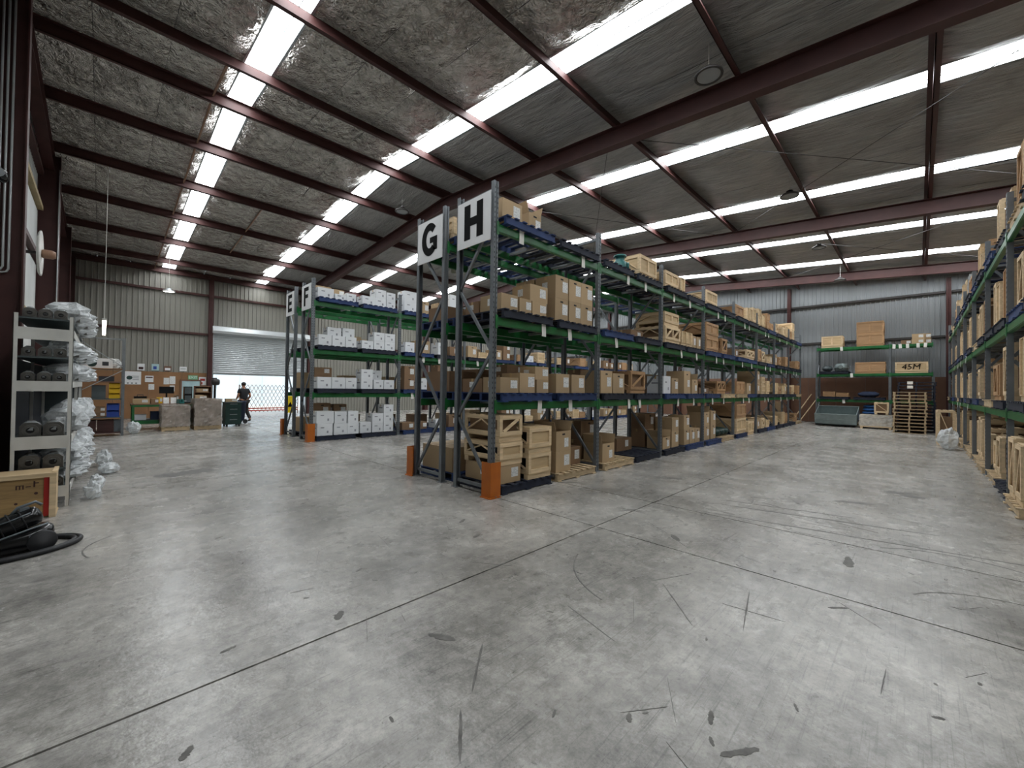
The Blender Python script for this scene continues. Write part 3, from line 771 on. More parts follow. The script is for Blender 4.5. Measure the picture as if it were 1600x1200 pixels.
def stack(R, bay, lev, u, v, items, onpal=True, detail=True, jit=.012):
    """a column of goods; item = (kind, w, d, h[, option])"""
    z = (R.levels[lev-1] if lev else 0)+(PH if onpal else 0)+.001
    uu = R.us[bay]+u
    wh = R.where(bay, lev)
    for n_, it in enumerate(items):
        kind, w_, d, h = it[:4]; opt = it[4] if len(it) > 4 else None
        rz = R.rz+random.uniform(-jit, jit); loc = R.P(uu, v, z)
        if kind == 'c':
            m_ = opt or 'card'; sz = 'tall' if h > .37 else ('flat' if h < .22 else 'squat')
            nm = {'card': f'{sz} labelled brown carton', 'card_dark': f'{sz} dark brown carton', 'white_card': f'{sz} white carton'}[m_]
            ob = carton_t(w_, d, h, m_, 2 if bay == 0 else 1).place('carton', f'{nm} {wh}', 'box', f'{nm}s {wh}', loc, rz, detail); z += h+.002
        elif kind == 'o':
            nm = 'open brown carton'; ob = open_carton_t(w_, d, h).place('carton', f'open brown carton with raised flaps {wh}', 'box', f'open cartons {wh}', loc, rz, detail); z += h+.18
        elif kind in ('k', 'x', 'y', 's'):
            st = {'s': 'sideopen', 'k': 'framed', 'x': 'open', 'y': 'ply'}[kind]; wd = 'wood_red' if opt == 'r' else 'wood'
            nm = CRATE_DESC[st] if wd == 'wood' else CRATE_DESC[st].replace('timber', 'reddish timber').replace('plain ply', 'reddish ply')
            ob = crate_t(w_, d, h, st, wd).place('crate', f'{nm} {wh}', 'crate', f'{nm}s {wh}', loc, rz, detail); z += crate_h(h, st)+.001
        PLACED.append((ob, nm, R, bay, lev, uu, v, n_, len(items)))
def row(R, bay, lev, kind, us, w_, d, h, v=None, n=1, opt=None, **kw):
    for u in us: stack(R, bay, lev, u, R.depth/2 if v is None else v, [(kind, w_, d, h, opt)]*n, **kw)

TAGN = 0
def paper_tag(R, bay, lev, u, z=None, ln=.21):
    """curled white paper tag hung over the front beam"""
    z = R.levels[lev-1]+.02 if z is None else z
    if len(paper_tag.me) == 0:
        for s in range(3):
            mb = MB(); n = 7; c = .02+.012*s
            for i in range(n+1):
                t_ = i/n; zz = -t_; yy = -.05*math.sin(t_*2.6)*c*20*.35*t_
                for sx in (-.5, .5): mb.v.append((sx, yy, zz))
                for sx in (-.5, .5): mb.v.append((sx, yy+.0015, zz))
            for i in range(n):
                a = i*4; mb.f += [(a, a+4, a+5, a+1), (a+2, a+3, a+7, a+6), (a, a+2, a+6, a+4), (a+1, a+5, a+7, a+3)]
            paper_tag.me.append(remap(mb, lambda x, y, zz: (x*.105, y, zz*ln)).mesh('paper_tag', 'tag_paper'))
    me = random.choice(paper_tag.me)
    lv = ('base', 'lowest', 'middle', 'top')[lev]
    o = link('paper_tag', me, None, R.P(R.us[bay]+u, -.012, z), (0, random.uniform(-.12, .12), R.rz))
    tag(o, f'white paper tag hanging on {lv} beam of {R.what}, {R.bayfrom(bay)}', 'tag', f'paper tags on the {lv} beams of {R.what}')
    TAGS.append((o, R, bay, lev, u))
paper_tag.me = []

# ------------------------------------------------------------------ rack H
def pals(R, bay, lev, ms, detail=True):
    for i, c in enumerate(ms):
        if c != '.': pallet(R, bay, lev, i, {'b': 'blue_pallet', 'n': 'navy_shade_pallet', 'w': 'pallet_wood'}[c], detail)
H = RH
# bay 0, top to floor
pals(H, 0, 3, 'bn'); stack(H, 0, 3, .42, .38, [('c', .44, .6, .34)]); stack(H, 0, 3, .98, .3, [('o', .3, .4, .32)])
pals(H, 0, 2, 'nn')
stack(H, 0, 2, .36, .3, [('c', .36, .5, .26)]); stack(H, 0, 2, .42, .74, [('c', .5, .34, .2, 'card_dark')])
stack(H, 0, 2, .70, .28, [('c', .28, .5, .24)]); stack(H, 0, 2, 1.05, .26, [('c', .36, .44, .24), ('c', .44, .42, .28)]); stack(H, 0, 2, 1.0, .74, [('c', .6, .4, .3)])
for u in (1.64, 2.04, 2.42): stack(H, 0, 2, u, .26, [('c', .37, .46, .4), ('c', .37, .46, .4)]); stack(H, 0, 2, u, .76, [('c', .37, .46, .4), ('c', .37, .46, .4)])
pals(H, 0, 1, 'bb')
stack(H, 0, 1, .38, .25, [('c', .4, .4, .24)]); stack(H, 0, 1, .40, .72, [('c', .44, .5, .22, 'card_dark')]); stack(H, 0, 1, .79, .26, [('c', .36, .42, .32)])
stack(H, 0, 1, 1.05, .74, [('c', .5, .46, .3, 'card_dark'), ('c', .5, .4, .18, 'card_dark')]); stack(H, 0, 1, 1.16, .24, [('c', .3, .4, .22), ('c', .34, .36, .22)])
stack(H, 0, 1, 1.7, .28, [('c', .38, .5, .34)]); stack(H, 0, 1, 2.2, .3, [('c', .42, .5, .34)]); stack(H, 0, 1, 1.9, .8, [('c', .6, .4, .3, 'card_dark')])
pals(H, 0, 0, 'nw')
stack(H, 0, 0, .40, .44, [('c', .46, .82, .28), ('s', .50, .86, .36), ('x', .5, .84, .4)]); stack(H, 0, 0, 1.02, .40, [('s', .56, .9, .42), ('s', .56, .9, .42)])
stack(H, 0, 0, 1.72, .26, [('c', .42, .5, .36), ('o', .42, .5, .36)]); stack(H, 0, 0, 1.95, .78, [('c', .5, .4, .4, 'card_dark'), ('c', .5, .4, .4, 'card_dark')])
stack(H, 0, 0, 2.43, .6, [('c', .42, .6, .34, 'card_dark')])
# bay 1
pals(H, 1, 3, 'nn'); stack(H, 1, 3, 2.1, .42, [('k', .86, .8, .5)])
pals(H, 1, 2, 'bn'); stack(H, 1, 2, 2.2, .6, [('c', .6, .5, .24, 'card_dark')])
pals(H, 1, 1, 'nn'); stack(H, 1, 1, .38, .3, [('c', .42, .5, .46)]); stack(H, 1, 1, .86, .3, [('c', .46, .5, .42)]); stack(H, 1, 1, .6, .82, [('c', .6, .34, .5, 'card_dark')])
stack(H, 1, 1, 1.9, .5, [('x', .7, .7, .5, 'r')])
pals(H, 1, 0, 'wn'); stack(H, 1, 0, .42, .24, [('o', .44, .46, .38)]); stack(H, 1, 0, .5, .76, [('c', .6, .44, .4, 'card_dark'), ('c', .6, .44, .4, 'card_dark')]); stack(H, 1, 0, 1.02, .72, [('c', .36, .5, .42, 'card_dark')])
stack(H, 1, 0, 2.1, .8, [('c', .7, .4, .3, 'card_dark')])
# bay 2
pals(H, 2, 3, 'nn'); stack(H, 2, 3, .6, .42, [('y', .8, .8, .42)]); stack(H, 2, 3, 1.28, .42, [('y', .3, .8, .42)])
pals(H, 2, 2, 'nn'); stack(H, 2, 2, .62, .42, [('x', .9, .86, .42), ('y', .84, .8, .36)]); 
for u in (1.36, 1.74): stack(H, 2, 2, u, .4, [('y', .34, .8, .4)])
for u in (2.14, 2.5): stack(H, 2, 2, u, .3, [('c', .3, .5, .36)])
pals(H, 2, 1, 'bb'); stack(H, 2, 1, .4, .26, [('c', .4, .44, .44, 'white_card')]); stack(H, 2, 1, .9, .3, [('c', .4, .5, .4)]); stack(H, 2, 1, 1.7, .3, [('c', .42, .5, .62)]); stack(H, 2, 1, 2.3, .3, [('o', .4, .46, .4)]); stack(H, 2, 1, 1.0, .82, [('c', 1.0, .36, .5, 'card_dark')])
pals(H, 2, 0, 'nb'); stack(H, 2, 0, .38, .24, [('o', .42, .42, .3)]); stack(H, 2, 0, .5, .76, [('c', .6, .46, .46, 'card_dark'), ('c', .6, .46, .4, 'card_dark')]); stack(H, 2, 0, .95, .28, [('c', .42, .46, .42), ('c', .42, .46, .34)])
stack(H, 2, 0, 1.66, .26, [('c', .34, .44, .42), ('c', .38, .44, .38)]); stack(H, 2, 0, 2.06, .26, [('c', .36, .44, .4)]); stack(H, 2, 0, 2.44, .26, [('c', .34, .44, .4)]); stack(H, 2, 0, 2.1, .78, [('c', .9, .42, .7, 'card_dark')])
# bay 3
pals(H, 3, 3, 'nn'); stack(H, 3, 3, .74, .44, [('y', .9, .8, .46)])
pals(H, 3, 2, 'bb'); stack(H, 3, 2, .72, .44, [('y', 1.0, .86, .44, 'r'), ('y', 1.0, .86, .44, 'r')]); stack(H, 3, 2, 1.8, .4, [('x', .5, .8, .5, 'r')])
pals(H, 3, 1, 'bw'); stack(H, 3, 1, .7, .5, [('c', .8, .5, .18, 'card_dark')]); stack(H, 3, 1, 2.0, .5, [('x', .8, .7, .4, 'r')])
pals(H, 3, 0, 'bw'); stack(H, 3, 0, .4, .3, [('c', .42, .5, .44), ('o', .42, .5, .4)]); stack(H, 3, 0, .95, .3, [('c', .4, .5, .46), ('c', .4, .5, .4)]); 
# bays 4-7
pals(H, 4, 3, 'nn', False); stack(H, 4, 3, .62, .42, [('y', .9, .8, .44, 'r')], detail=False)
for u in (1.6, 1.98): stack(H, 4, 3, u, .4, [('y', .34, .8, .5)], detail=False)
stack(H, 4, 3, 2.4, .4, [('k', .42, .8, .62)], detail=False)
pals(H, 4, 2, 'bb', False); stack(H, 4, 2, .5, .4, [('c', .6, .6, .3, 'card_dark')], detail=False); stack(H, 4, 2, 2.0, .42, [('x', 1.0, .8, .36)], detail=False)
pals(H, 4, 1, 'wb', False); stack(H, 4, 1, .8, .42, [('k', .9, .8, .44, 'r')], detail=False); stack(H, 4, 1, 2.1, .4, [('c', .5, .6, .4)], detail=False)
pals(H, 4, 0, 'b.', False); stack(H, 4, 0, .74, .42, [('k', 1.1, .9, .54), ('k', 1.1, .9, .5, 'r')], detail=False); stack(H, 4, 0, 2.1, .42, [('y', .8, .8, .5)], onpal=False, detail=False)
for bay in (5, 6, 7):
    rr = random.Random(40+bay)
    for lev in (3, 2, 1, 0):
        pals(H, bay, lev, rr.choice(['nn', 'nw', 'nb', 'nn']), False)
        for u in (.42, 1.0, 1.76, 2.34):
            if rr.random() < .72:
                kd = rr.choice(['k', 'y', 'y', 'c', 'x']); w_ = rr.choice([.45, .5]); h = q5(rr.uniform(.28, .55))
                it = (kd, w_, .7, h) if kd == 'c' else (kd, w_, .8, h, rr.choice([None, 'r']))
                stack(H, bay, lev, u, .42, [it]*(2 if rr.random() < .2 and h < .46 else 1), detail=False)
# ------------------------------------------------------------------ rack G (open side toward rack F)
Gk = RG
for lev, ms in ((3, 'bb'), (2, 'bb'), (1, 'bb'), (0, 'bn')): pals(Gk, 0, lev, ms)
stack(Gk, 0, 3, .42, .42, [('k', .5, .8, .38)]); stack(Gk, 0, 3, 1.0, .4, [('c', .4, .6, .3)])
stack(Gk, 0, 2, .5, .3, [('c', .6, .5, .26, 'card_dark')]); stack(Gk, 0, 2, 1.02, .4, [('c', .4, .6, .28)]); stack(Gk, 0, 2, 1.9, .4, [('c', .7, .6, .24)])
stack(Gk, 0, 1, .48, .4, [('c', .6, .7, .36, 'card_dark')]); stack(Gk, 0, 1, 1.0, .4, [('c', .36, .7, .42, 'card_dark')]); stack(Gk, 0, 1, 1.9, .4, [('c', .8, .7, .3, 'card_dark')])
stack(Gk, 0, 0, .62, .42, [('c', .9, .9, .42)]); stack(Gk, 0, 0, 2.0, .42, [('c', .6, .6, .3, 'card_dark')])
for bay in range(1, 7):
    rr = random.Random(70+bay)
    for lev in (3, 2, 1, 0):
        if lev == 3 and bay in (3, 4): continue
        if lev == 0 and bay in (1, 2):
            continue
        pals(Gk, bay, lev, rr.choice(['bb', 'bn', 'b.', '.b', 'nb']), False)
        for u in (.5, 1.96):
            if rr.random() < (.35 if lev == 3 else .55):
                kd = rr.choice(['c', 'c', 'y', 'k']); h = q5(rr.uniform(.25, .5))
                stack(Gk, bay, lev, u+.1, .42, [(kd, .6, .6, h, ('card_dark' if rr.random() < .5 else 'card') if kd == 'c' else None)], onpal=False, detail=False) if False else None
                if kd == 'c': stack(Gk, bay, lev, u+.2, .42, [('c', .6, .6, h, rr.choice(['card', 'card_dark']))], detail=False)
                else: stack(Gk, bay, lev, u+.2, .42, [(kd, .8, .7, h, rr.choice([None, 'r']))], detail=False)
# ------------------------------------------------------------------ rack F: white cartons in the first bay
Fk = RF; W = 'white_card'
pals(Fk, 0, 3, 'bb'); stack(Fk, 0, 3, .36, .26, [('c', .46, .42, .3, W)]); stack(Fk, 0, 3, .44, .68, [('c', .5, .36, .22), ('c', .5, .36, .22)]); stack(Fk, 0, 3, .89, .63, [('c', .34, .38, .2), ('c', .34, .4, .2)])
stack(Fk, 0, 3, .79, .21, [('c', .34, .36, .18, W)]); stack(Fk, 0, 3, 1.13, .24, [('c', .3, .38, .26, W)])
stack(Fk, 0, 3, 1.7, .24, [('c', .44, .4, .28, W)]); stack(Fk, 0, 3, 2.11, .26, [('c', .36, .42, .28, W), ('c', .36, .42, .28, W)]); stack(Fk, 0, 3, 2.47, .26, [('c', .32, .42, .26, W), ('c', .32, .42, .26, W)])
pals(Fk, 0, 2, 'nn')
for u in (.36, .76): stack(Fk, 0, 2, u, .24, [('c', .38, .4, .32, W)])
stack(Fk, 0, 2, .8, .68, [('c', .42, .38, .32, W), ('c', .42, .38, .3, W)]); stack(Fk, 0, 2, 1.14, .24, [('c', .34, .4, .32, W)])
stack(Fk, 0, 2, 1.25, .68, [('c', .38, .38, .32, W), ('c', .38, .38, .32, W)])
stack(Fk, 0, 2, 1.68, .24, [('c', .38, .4, .26, W)]); stack(Fk, 0, 2, 1.68, .68, [('c', .38, .36, .34)])
for u in (2.08, 2.46): stack(Fk, 0, 2, u, .26, [('c', .36, .42, .28, W), ('c', .36, .42, .28, W)])
pals(Fk, 0, 1, 'nn')
for u in (.36, .78, 1.17): stack(Fk, 0, 1, u, .24, [('c', .34 if u > .9 else .4, .4, .34, W)])
stack(Fk, 0, 1, .5, .7, [('c', .5, .38, .4, 'card_dark'), ('c', .5, .38, .24, 'card_dark')]); stack(Fk, 0, 1, 1.1, .7, [('c', .44, .36, .34, W)])
stack(Fk, 0, 1, 1.68, .24, [('c', .38, .4, .32, W), ('c', .38, .4, .3, W)]); stack(Fk, 0, 1, 2.08, .24, [('c', .34, .4, .3, W)]); stack(Fk, 0, 1, 2.45, .24, [('c', .36, .4, .3, W)])
stack(Fk, 0, 1, 2.2, .7, [('c', .44, .38, .32, W), ('c', .44, .38, .3, W)])
pals(Fk, 0, 0, 'nn')
stack(Fk, 0, 0, .40, .24, [('c', .44, .42, .36, W), ('c', .5, .42, .36, W)]); stack(Fk, 0, 0, .86, .24, [('c', .4, .42, .34, W), ('c', .36, .42, .36, W)]); stack(Fk, 0, 0, 1.25, .24, [('c', .36, .42, .34, W), ('c', .32, .42, .36, W)])
stack(Fk, 0, 0, 1.66, .24, [('c', .36, .4, .34, W)]); stack(Fk, 0, 0, 2.07, .26, [('c', .38, .44, .3, W), ('c', .38, .44, .3, W)]); stack(Fk, 0, 0, 2.45, .26, [('c', .34, .44, .3, W), ('c', .34, .44, .3, W), ('c', .34, .44, .28, W)])
stack(Fk, 0, 0, .5, .72, [('c', .5, .36, .5, 'card_dark'), ('c', .5, .36, .44, 'card_dark')]); stack(Fk, 0, 0, 1.05, .72, [('c', .4, .36, .5, 'card_dark'), ('c', .4, .36, .4, 'card_dark')])
for bay in range(1, 7):
    rr = random.Random(90+bay); det = bay < 2
    for lev in (3, 2, 1, 0):
        pals(Fk, bay, lev, rr.choice(['bb', 'bn', 'nb']), det)
        for u in (.42, .98, 1.76, 2.32):
            if rr.random() < .85:
                kd = rr.choice(['c', 'c', 'c', 'y', 'k'] if bay > 1 else ['c']); h = q5(rr.uniform(.25, .5))
                if kd == 'c':
                    mm = rr.choice(['card', 'card', 'card_dark', W]); stack(Fk, bay, lev, u, .28, [('c', q5(rr.uniform(.34, .5)), .46, h, mm)]*rr.choice([1, 1, 2]), detail=det)
                else: stack(Fk, bay, lev, u, .42, [(kd, .5, .76, h, rr.choice([None, 'r']))], detail=False)
for bay in range(0, 3):
    rr = random.Random(110+bay)
    for lev in (2, 1, 0):
        pals(RE, bay, lev, 'nn', False)
        for u in (.5, 1.9):
            if rr.random() < .75: stack(RE, bay, lev, u, .42, [('c', .6, .6, q5(rr.uniform(.3, .6)), rr.choice(['card', 'card_dark']))], detail=False)
# ------------------------------------------------------------------ side rack: tall timber crates facing the aisle
Rk = RR
for bay in range(7):
    rr = random.Random(130+bay); det = bay in (0, 1, 2)
    for lev in (3, 2, 1, 0):
        if bay == 0 and lev == 0: continue
        pals(Rk, bay, lev, rr.choice(['nn', 'nb', 'nw']) if lev else rr.choice(['ww', 'nw', 'ww']), det)
        x = .2
        if bay == 3 and lev == 3: stack(Rk, 3, 3, .72, .42, [('y', .9, .8, .5, 'r')], detail=False); continue
        hmax = {3: 1.0, 2: .95, 1: .9, 0: .98}[lev]
        while x < 2.5:
            w_ = rr.choice([.35, .45, .5]); 
            if x < 1.42 and x+w_ > 1.4: x = 1.5; continue
            if x+w_ > 2.66: break
            kd = rr.choice(['x', 'x', 'k', 'y', 'x']); h = q5(rr.uniform(.6, hmax)) if not (lev == 3 and bay == 6) else .4
            if rr.random() < .92: stack(Rk, bay, lev, x+w_/2, .47, [(kd, w_, .8, h, 'r' if rr.random() < .12 else None)], detail=det, jit=.006)
            x += w_+.04
pals(Rk, 0, 0, '.w'); stack(Rk, 0, 0, 1.78, .42, [('x', .5, .86, .8)], jit=.005); stack(Rk, 0, 0, 2.36, .42, [('x', .5, .86, .85)], jit=.005)
# ------------------------------------------------------------------ far wall rack
Wk = RW
def wcrate(bay, lev, u, it): stack(Wk, bay, lev, u, .45, [it], onpal=False, jit=.01)
wcrate(0, 3, .62, ('y', .86, .8, .6)); stack(Wk, 0, 3, 2.1, .45, [('y', 1.0, .86, .58, 'r'), ('y', 1.0, .86, .62, 'r')], onpal=False, jit=.01)
pals(Wk, 0, 2, 'n.'); wcrate(0, 2, 2.1, ('k', 1.12, .8, .56, 'r'))
pals(Wk, 0, 1, 'nn'); stack(Wk, 0, 1, .5, .4, [('y', .5, .6, .26, 'r')]); stack(Wk, 0, 1, 1.04, .4, [('y', .5, .6, .2, 'r')])
stack(Wk, 1, 3, .95, .3, [('c', .42, .4, .22), ('c', .4, .4, .24)], onpal=False); stack(Wk, 1, 3, 1.2, .72, [('c', .36, .36, .26), ('c', .36, .36, .24)], onpal=False); stack(Wk, 1, 3, .55, .4, [('c', .34, .4, .2, 'card_dark')], onpal=False)
c45 = crate_t(1.1, .7, .52, 'ply').place('crate', 'plywood crate sprayed 45M in black on far wall rack', 'crate', None, Wk.P(Wk.us[1]+.73, .42, 2.601), Wk.rz)
mb = remap(text_mb('45M', .36), lambda x, y, z: (x+.0+y*.12, -.352-z, .28+y)); o = obj('sprayed_lettering', mb, 'sign_black', c45); o['label'] = 'black sprayed lettering 45M'
for R, bay, n in [(RH, b_, 2) for b_ in range(8)]+[(RG, 0, 2), (RF, 0, 0), (RF, 1, 3), (RF, 2, 3), (RF, 3, 2), (RR, 3, 1), (RR, 4, 2), (RR, 5, 1), (RW, 0, 1)]:
    for lev in (1, 2, 3):
        for i in range(n):
            paper_tag(R, bay, lev, .35+(2.1/max(1, n))*(i+random.uniform(.15, .85)))
for u in (.15, .35, .6, .95, 1.2): paper_tag(RW, 1, 3, u)

# labels that say which one: its stack counted along the bay, and its place in the stack
def relabel():
    cols = {}
    for ob, nm, R, bay, lev, uu, v, n_, tot in PLACED: cols.setdefault((R.key, bay, lev, v >= .55), set()).add(round(uu, 3))
    cnt = {}
    for ob, nm, R, bay, lev, *r in PLACED: cnt[(R.key, bay, lev, nm)] = cnt.get((R.key, bay, lev, nm), 0)+1
    for ob, nm, R, bay, lev, uu, v, n_, tot in PLACED:
        lv = ('floor', 'bottom', 'middle', 'top')[lev]
        wh = f'{R.what} {lv} level, {R.bayfrom(bay)}'
        if cnt[(R.key, bay, lev, nm)] == 1: ob['label'] = f'{nm}, {wh}'; continue
        back = v >= .55; us = sorted(cols[(R.key, bay, lev, back)])
        if R.key == 'R': us = us[::-1]
        pos = f'{ORD[us.index(round(uu, 3))]} {"rear" if back else "front"} stack' if R.key != 'R' else f'{ORD[us.index(round(uu, 3))]} along'
        if tot > 1: pos += ', '+(('lower', 'upper') if tot == 2 else ('lower', 'middle', 'upper'))[n_]
        ob['label'] = f'{nm}, {pos}, {wh}'
    for ob, m_, R, bay, lev, spot in PALS:
        lv = ('floor', 'bottom', 'middle', 'top')[lev]
        near = 'nearer' if (spot == 0) != (R.key == 'R') else 'farther'
        of = 'sign' if R.key in 'EFGH' else ('far wall' if R.key == 'R' else 'tall rack')
        nm = {'blue_pallet': 'blue pallet', 'navy_shade_pallet': 'navy pallet', 'pallet_wood': 'bare timber pallet'}[m_]
        ob['label'] = f'{nm} {near} {of}, {R.what} {lv} level, {R.bayfrom(bay)}' if R.key != 'W' else f'{nm} {near} rack H, {R.what} {lv} level, {R.bayfrom(bay)}'
    by = {}
    for t in TAGS: by.setdefault((t[1].key, t[2], t[3]), []).append(t)
    for k, L in by.items():
        L.sort(key=lambda t: t[4], reverse=k[0] == 'R')
        for i, (o, R, bay, lev, u) in enumerate(L):
            lv = ('base', 'bottom', 'middle', 'top')[lev]
            o['label'] = f'{ORD[i]} white paper tag on {lv} beam of {R.what}, {R.bayfrom(bay)}'
relabel()

# ------------------------------------------------------------------ crumpled plastic
def crumple(rx, ry, rz, seed, amp=.35, nu=16, nv=11, base=0.):
    """a crumpled bag: a ball pulled into points and creases; flat underside at z=base"""
    mb = MB(); ro = Vector((seed*3.1, seed*1.7, seed*.9))
    for j in range(nv+1):
        ph = PI*j/nv
        for i in range(nu):
            th = 2*PI*i/nu; d = Vector((math.sin(ph)*math.cos(th), math.sin(ph)*math.sin(th), math.cos(ph)))
            n = noise.noise(d*2.3+ro)+.6*abs(noise.noise(d*5+ro))
            k = 1+amp*n
            mb.v.append((d.x*rx*k, d.y*ry*k, max(-rz, d.z*rz*k)+rz+base))
    for j in range(nv):
        for i in range(nu):
            a = j*nu+i; b_ = j*nu+(i+1) % nu; mb.f.append((a, b_, b_+nu, a+nu))
    mb.f = [tuple(reversed(f)) for f in mb.f]
    return mb
def wrapbox(w_, d, h, z0, seed, amp=.02, n=10):
    """film stretched round a load: a box skin with folds"""
    mb = MB(); per = []
    for i in range(n): per.append((-w_/2+w_*i/n, -d/2))
    for i in range(n): per.append((w_/2, -d/2+d*i/n))
    for i in range(n): per.append((w_/2-w_*i/n, d/2))
    for i in range(n): per.append((-w_/2, d/2-d*i/n))
    m_ = len(per); nz = n
    for j in range(nz+1):
        z = h*j/nz
        for x, y in per:
            q = noise.noise(Vector((x*5+seed, y*5, z*4)))*amp+noise.noise(Vector((x*14+seed, y*14, z*11)))*amp*.5
            s = 1+(abs(q)+.004)/max(w_, d)*2; mb.v.append((x*s, y*s, z0+z))
    for j in range(nz):
        for i in range(m_): mb.f.append((j*m_+i, j*m_+(i+1) % m_, (j+1)*m_+(i+1) % m_, (j+1)*m_+i))
    k = len(mb.v); mb.v.append((0, 0, z0+h+.01))
    for i in range(m_): mb.f.append((nz*m_+i, nz*m_+(i+1) % m_, k))
    return mb
# ------------------------------------------------------------------ white shelving by the left wall
SX0, SX1, SY0, SY1 = -.78, -.27, 7.86, 11.5
root = link('shelving_unit', None, None, (SX0, SY0, 0)); tag(root, 'white and grey steel shelving unit stacked with wrapped gearboxes by the left wall', 'shelving')
def sch(name, mb, m_): mb.v = [(x-SX0, y-SY0, z) for x, y, z in mb.v]; return obj(name, mb, m_, root)
for x in (SX0, SX1):
    s = 1 if x == SX0 else -1
    for y in (SY0, (SY0+SY1)/2, SY1-.04):
        mb = MB().box(x, x+.04*s, y, y+.006, 0, 2.46); mb.box(x, x+.006*s, y, y+.04, 0, 2.46); sch('upright', mb, 'white_metal')
for z, lip in ((2.42, 0), (2.28, .14), (1.93, 0), (1.61, .12), (.91, .15), (.5, 0), (.26, .13)):
    sch('shelf_board', MB().box(SX0+.008, SX1-.008, SY0+.01, SY1-.01, z-.02, z), 'shelf_dark')
    if lip:
        sch('shelf_lip', MB().box(SX0+.006, SX1-.006, SY0-.004, SY0+.006, z-lip, z+.01), 'white_metal')
        sch('shelf_lip', MB().box(SX1-.006, SX1+.004, SY0+.05, SY1-.05, z-lip*.6, z+.01), 'white_metal')
sch('side_panel', MB().box(SX0-.004, SX0+.002, SY0+.05, SY1-.05, .1, 1.9), 'print_dark')  # dark sheet added to make the shelf interior look shaded
for y in (SY1-.02,): sch('back_panel', MB().box(SX0+.01, SX1-.01, y, y+.006, .1, 2.4), 'shelf_dark')
GT = {}
def gearbox_t(s):
    if s in GT: return GT[s]
    t = T(); w_ = s
    prof = [(-w_/2, 0), (w_/2, 0), (w_/2, w_*.8), (w_*.3, w_), (-w_*.3, w_), (-w_/2, w_*.8)]
    hs = t.add('housing', MB().extrude(prof, lambda a, c: (a, -w_*.5, c), lambda a, c: (a, w_*.5, c)), 'alu')
    t.add('flange', MB().lathe([(w_*.2, 0), (w_*.4, 0), (w_*.4, -w_*.1), (w_*.26, -w_*.12), (w_*.26, -w_*.05), (w_*.2, -w_*.05)], (0, -w_*.5, w_*.48), 18, 'y'), 'alu', hs)
    t.add('bore', MB().cyl((0, -w_*.49, w_*.48), (0, -w_*.56, w_*.48), w_*.2, n=14), 'iron', hs)
    for sx in (-1, 1): t.add('mounting_foot', MB().cbox(sx*w_*.42, 0, 0, w_*.22, w_*1.06, w_*.1), 'alu', hs)
    t.add('motor_stub', MB().cyl((-w_*.0, 0, w_), (-w_*.0, 0, w_*1.16), w_*.2, n=12), 'alu', hs)
    mb = crumple(w_*.54, w_*.58, w_*.58, s*50, .06, 14, 9); t.add('plastic_bag', mb, 'clear_wrap')
    GT[s] = t; return t
SHN = {2.42: 'topmost shelf', 1.93: 'second highest shelf', 1.61: 'shelf below the second', .91: 'waist-high shelf', .5: 'second lowest shelf', .26: 'lowest shelf'}
nth = ('against the wall side', 'in the middle', 'on the aisle side', 'at the aisle post')
for z, s, n in ((2.42, .12, 3), (1.93, .115, 3), (1.61, .118, 3), (.91, .18, 2), (.5, .175, 2), (.26, .12, 3)):
    if z == 2.28: z_ = 2.281
    for i in range(n):
        x = SX0+.05+s*.6+(SX1-SX0-.1-s*1.2)*(i/(n-1))
        gearbox_t(s).place('gearbox', f'bagged aluminium gearbox {nth[i if n == 3 else i*2]}, end of white shelving {SHN[z]}', 'gearbox', 'gearboxes on the end of the white shelving', (x, SY0+.14, z+.001))
BT = {}
for z, zn, clear in ((2.42, 'topmost shelf', .3), (1.93, 'second highest shelf', .25), (1.61, 'middle shelf', .26), (.91, 'waist-high shelf', .42), (.5, 'second lowest shelf', .29), (.26, 'lowest shelf', .185)):
    for i in range(6):
        sd2 = (i*2+int(z*10)) % 4; key = (sd2, clear)
        if key not in BT:
            mb = crumple(.2, .19, clear/2/1.06, 3+sd2*2.3, .4)
            mx = [max(abs(v[k]) for v in mb.v) for k in range(3)]
            mb = remap(mb, lambda x, y, zz: (x/mx[0]*.235, y/mx[1]*.2, zz/mx[2]*clear))
            t = T(); t.add('plastic_bag', mb, 'bag_plastic'); t.add('gearbox_body', MB().cbox(-.03, 0, .012, .16, .18, clear*.55), 'alu'); BT[key] = t
        y = (8.4, 8.83, 9.26, 9.95, 10.4, 10.85)[i]
        BT[key].place('wrapped_gearbox', f'gearbox in crumpled clear bag, {ORD[i]} along white shelving {zn}', 'gearbox', 'bagged gearboxes hanging over the white shelving', (SX1-.07+.03*((i*7) % 3), y, z+.013), 0 if i % 2 else PI)
for k, (x, y, z, r) in enumerate(((-.06, 8.16, 0, .1), (-.03, 8.75, 0, .1), (.12, 10.3, 0, .17), (.06, 11.2, 0, .13))):
    tag(obj('plastic_bag', crumple(r*.8, r*1.3, r*(1.1 if k != 2 else .5), 31+k*3, .5), 'bag_plastic', None, False, (x, y, z)), f'crumpled clear plastic bag on the floor beside white shelving, {ORD[k]} from its open end', 'plastic bag', 'loose bags by the white shelving')
# plastic strewn on top
for k in range(3):
    tag(obj('plastic_bag', crumple(.19, .24, .1, 60+k*4, .5), 'bag_plastic', None, False, (SX0+.26, SY0+.75+.62*k, 2.74)), 'x', 'plastic bag', 'x') if False else None

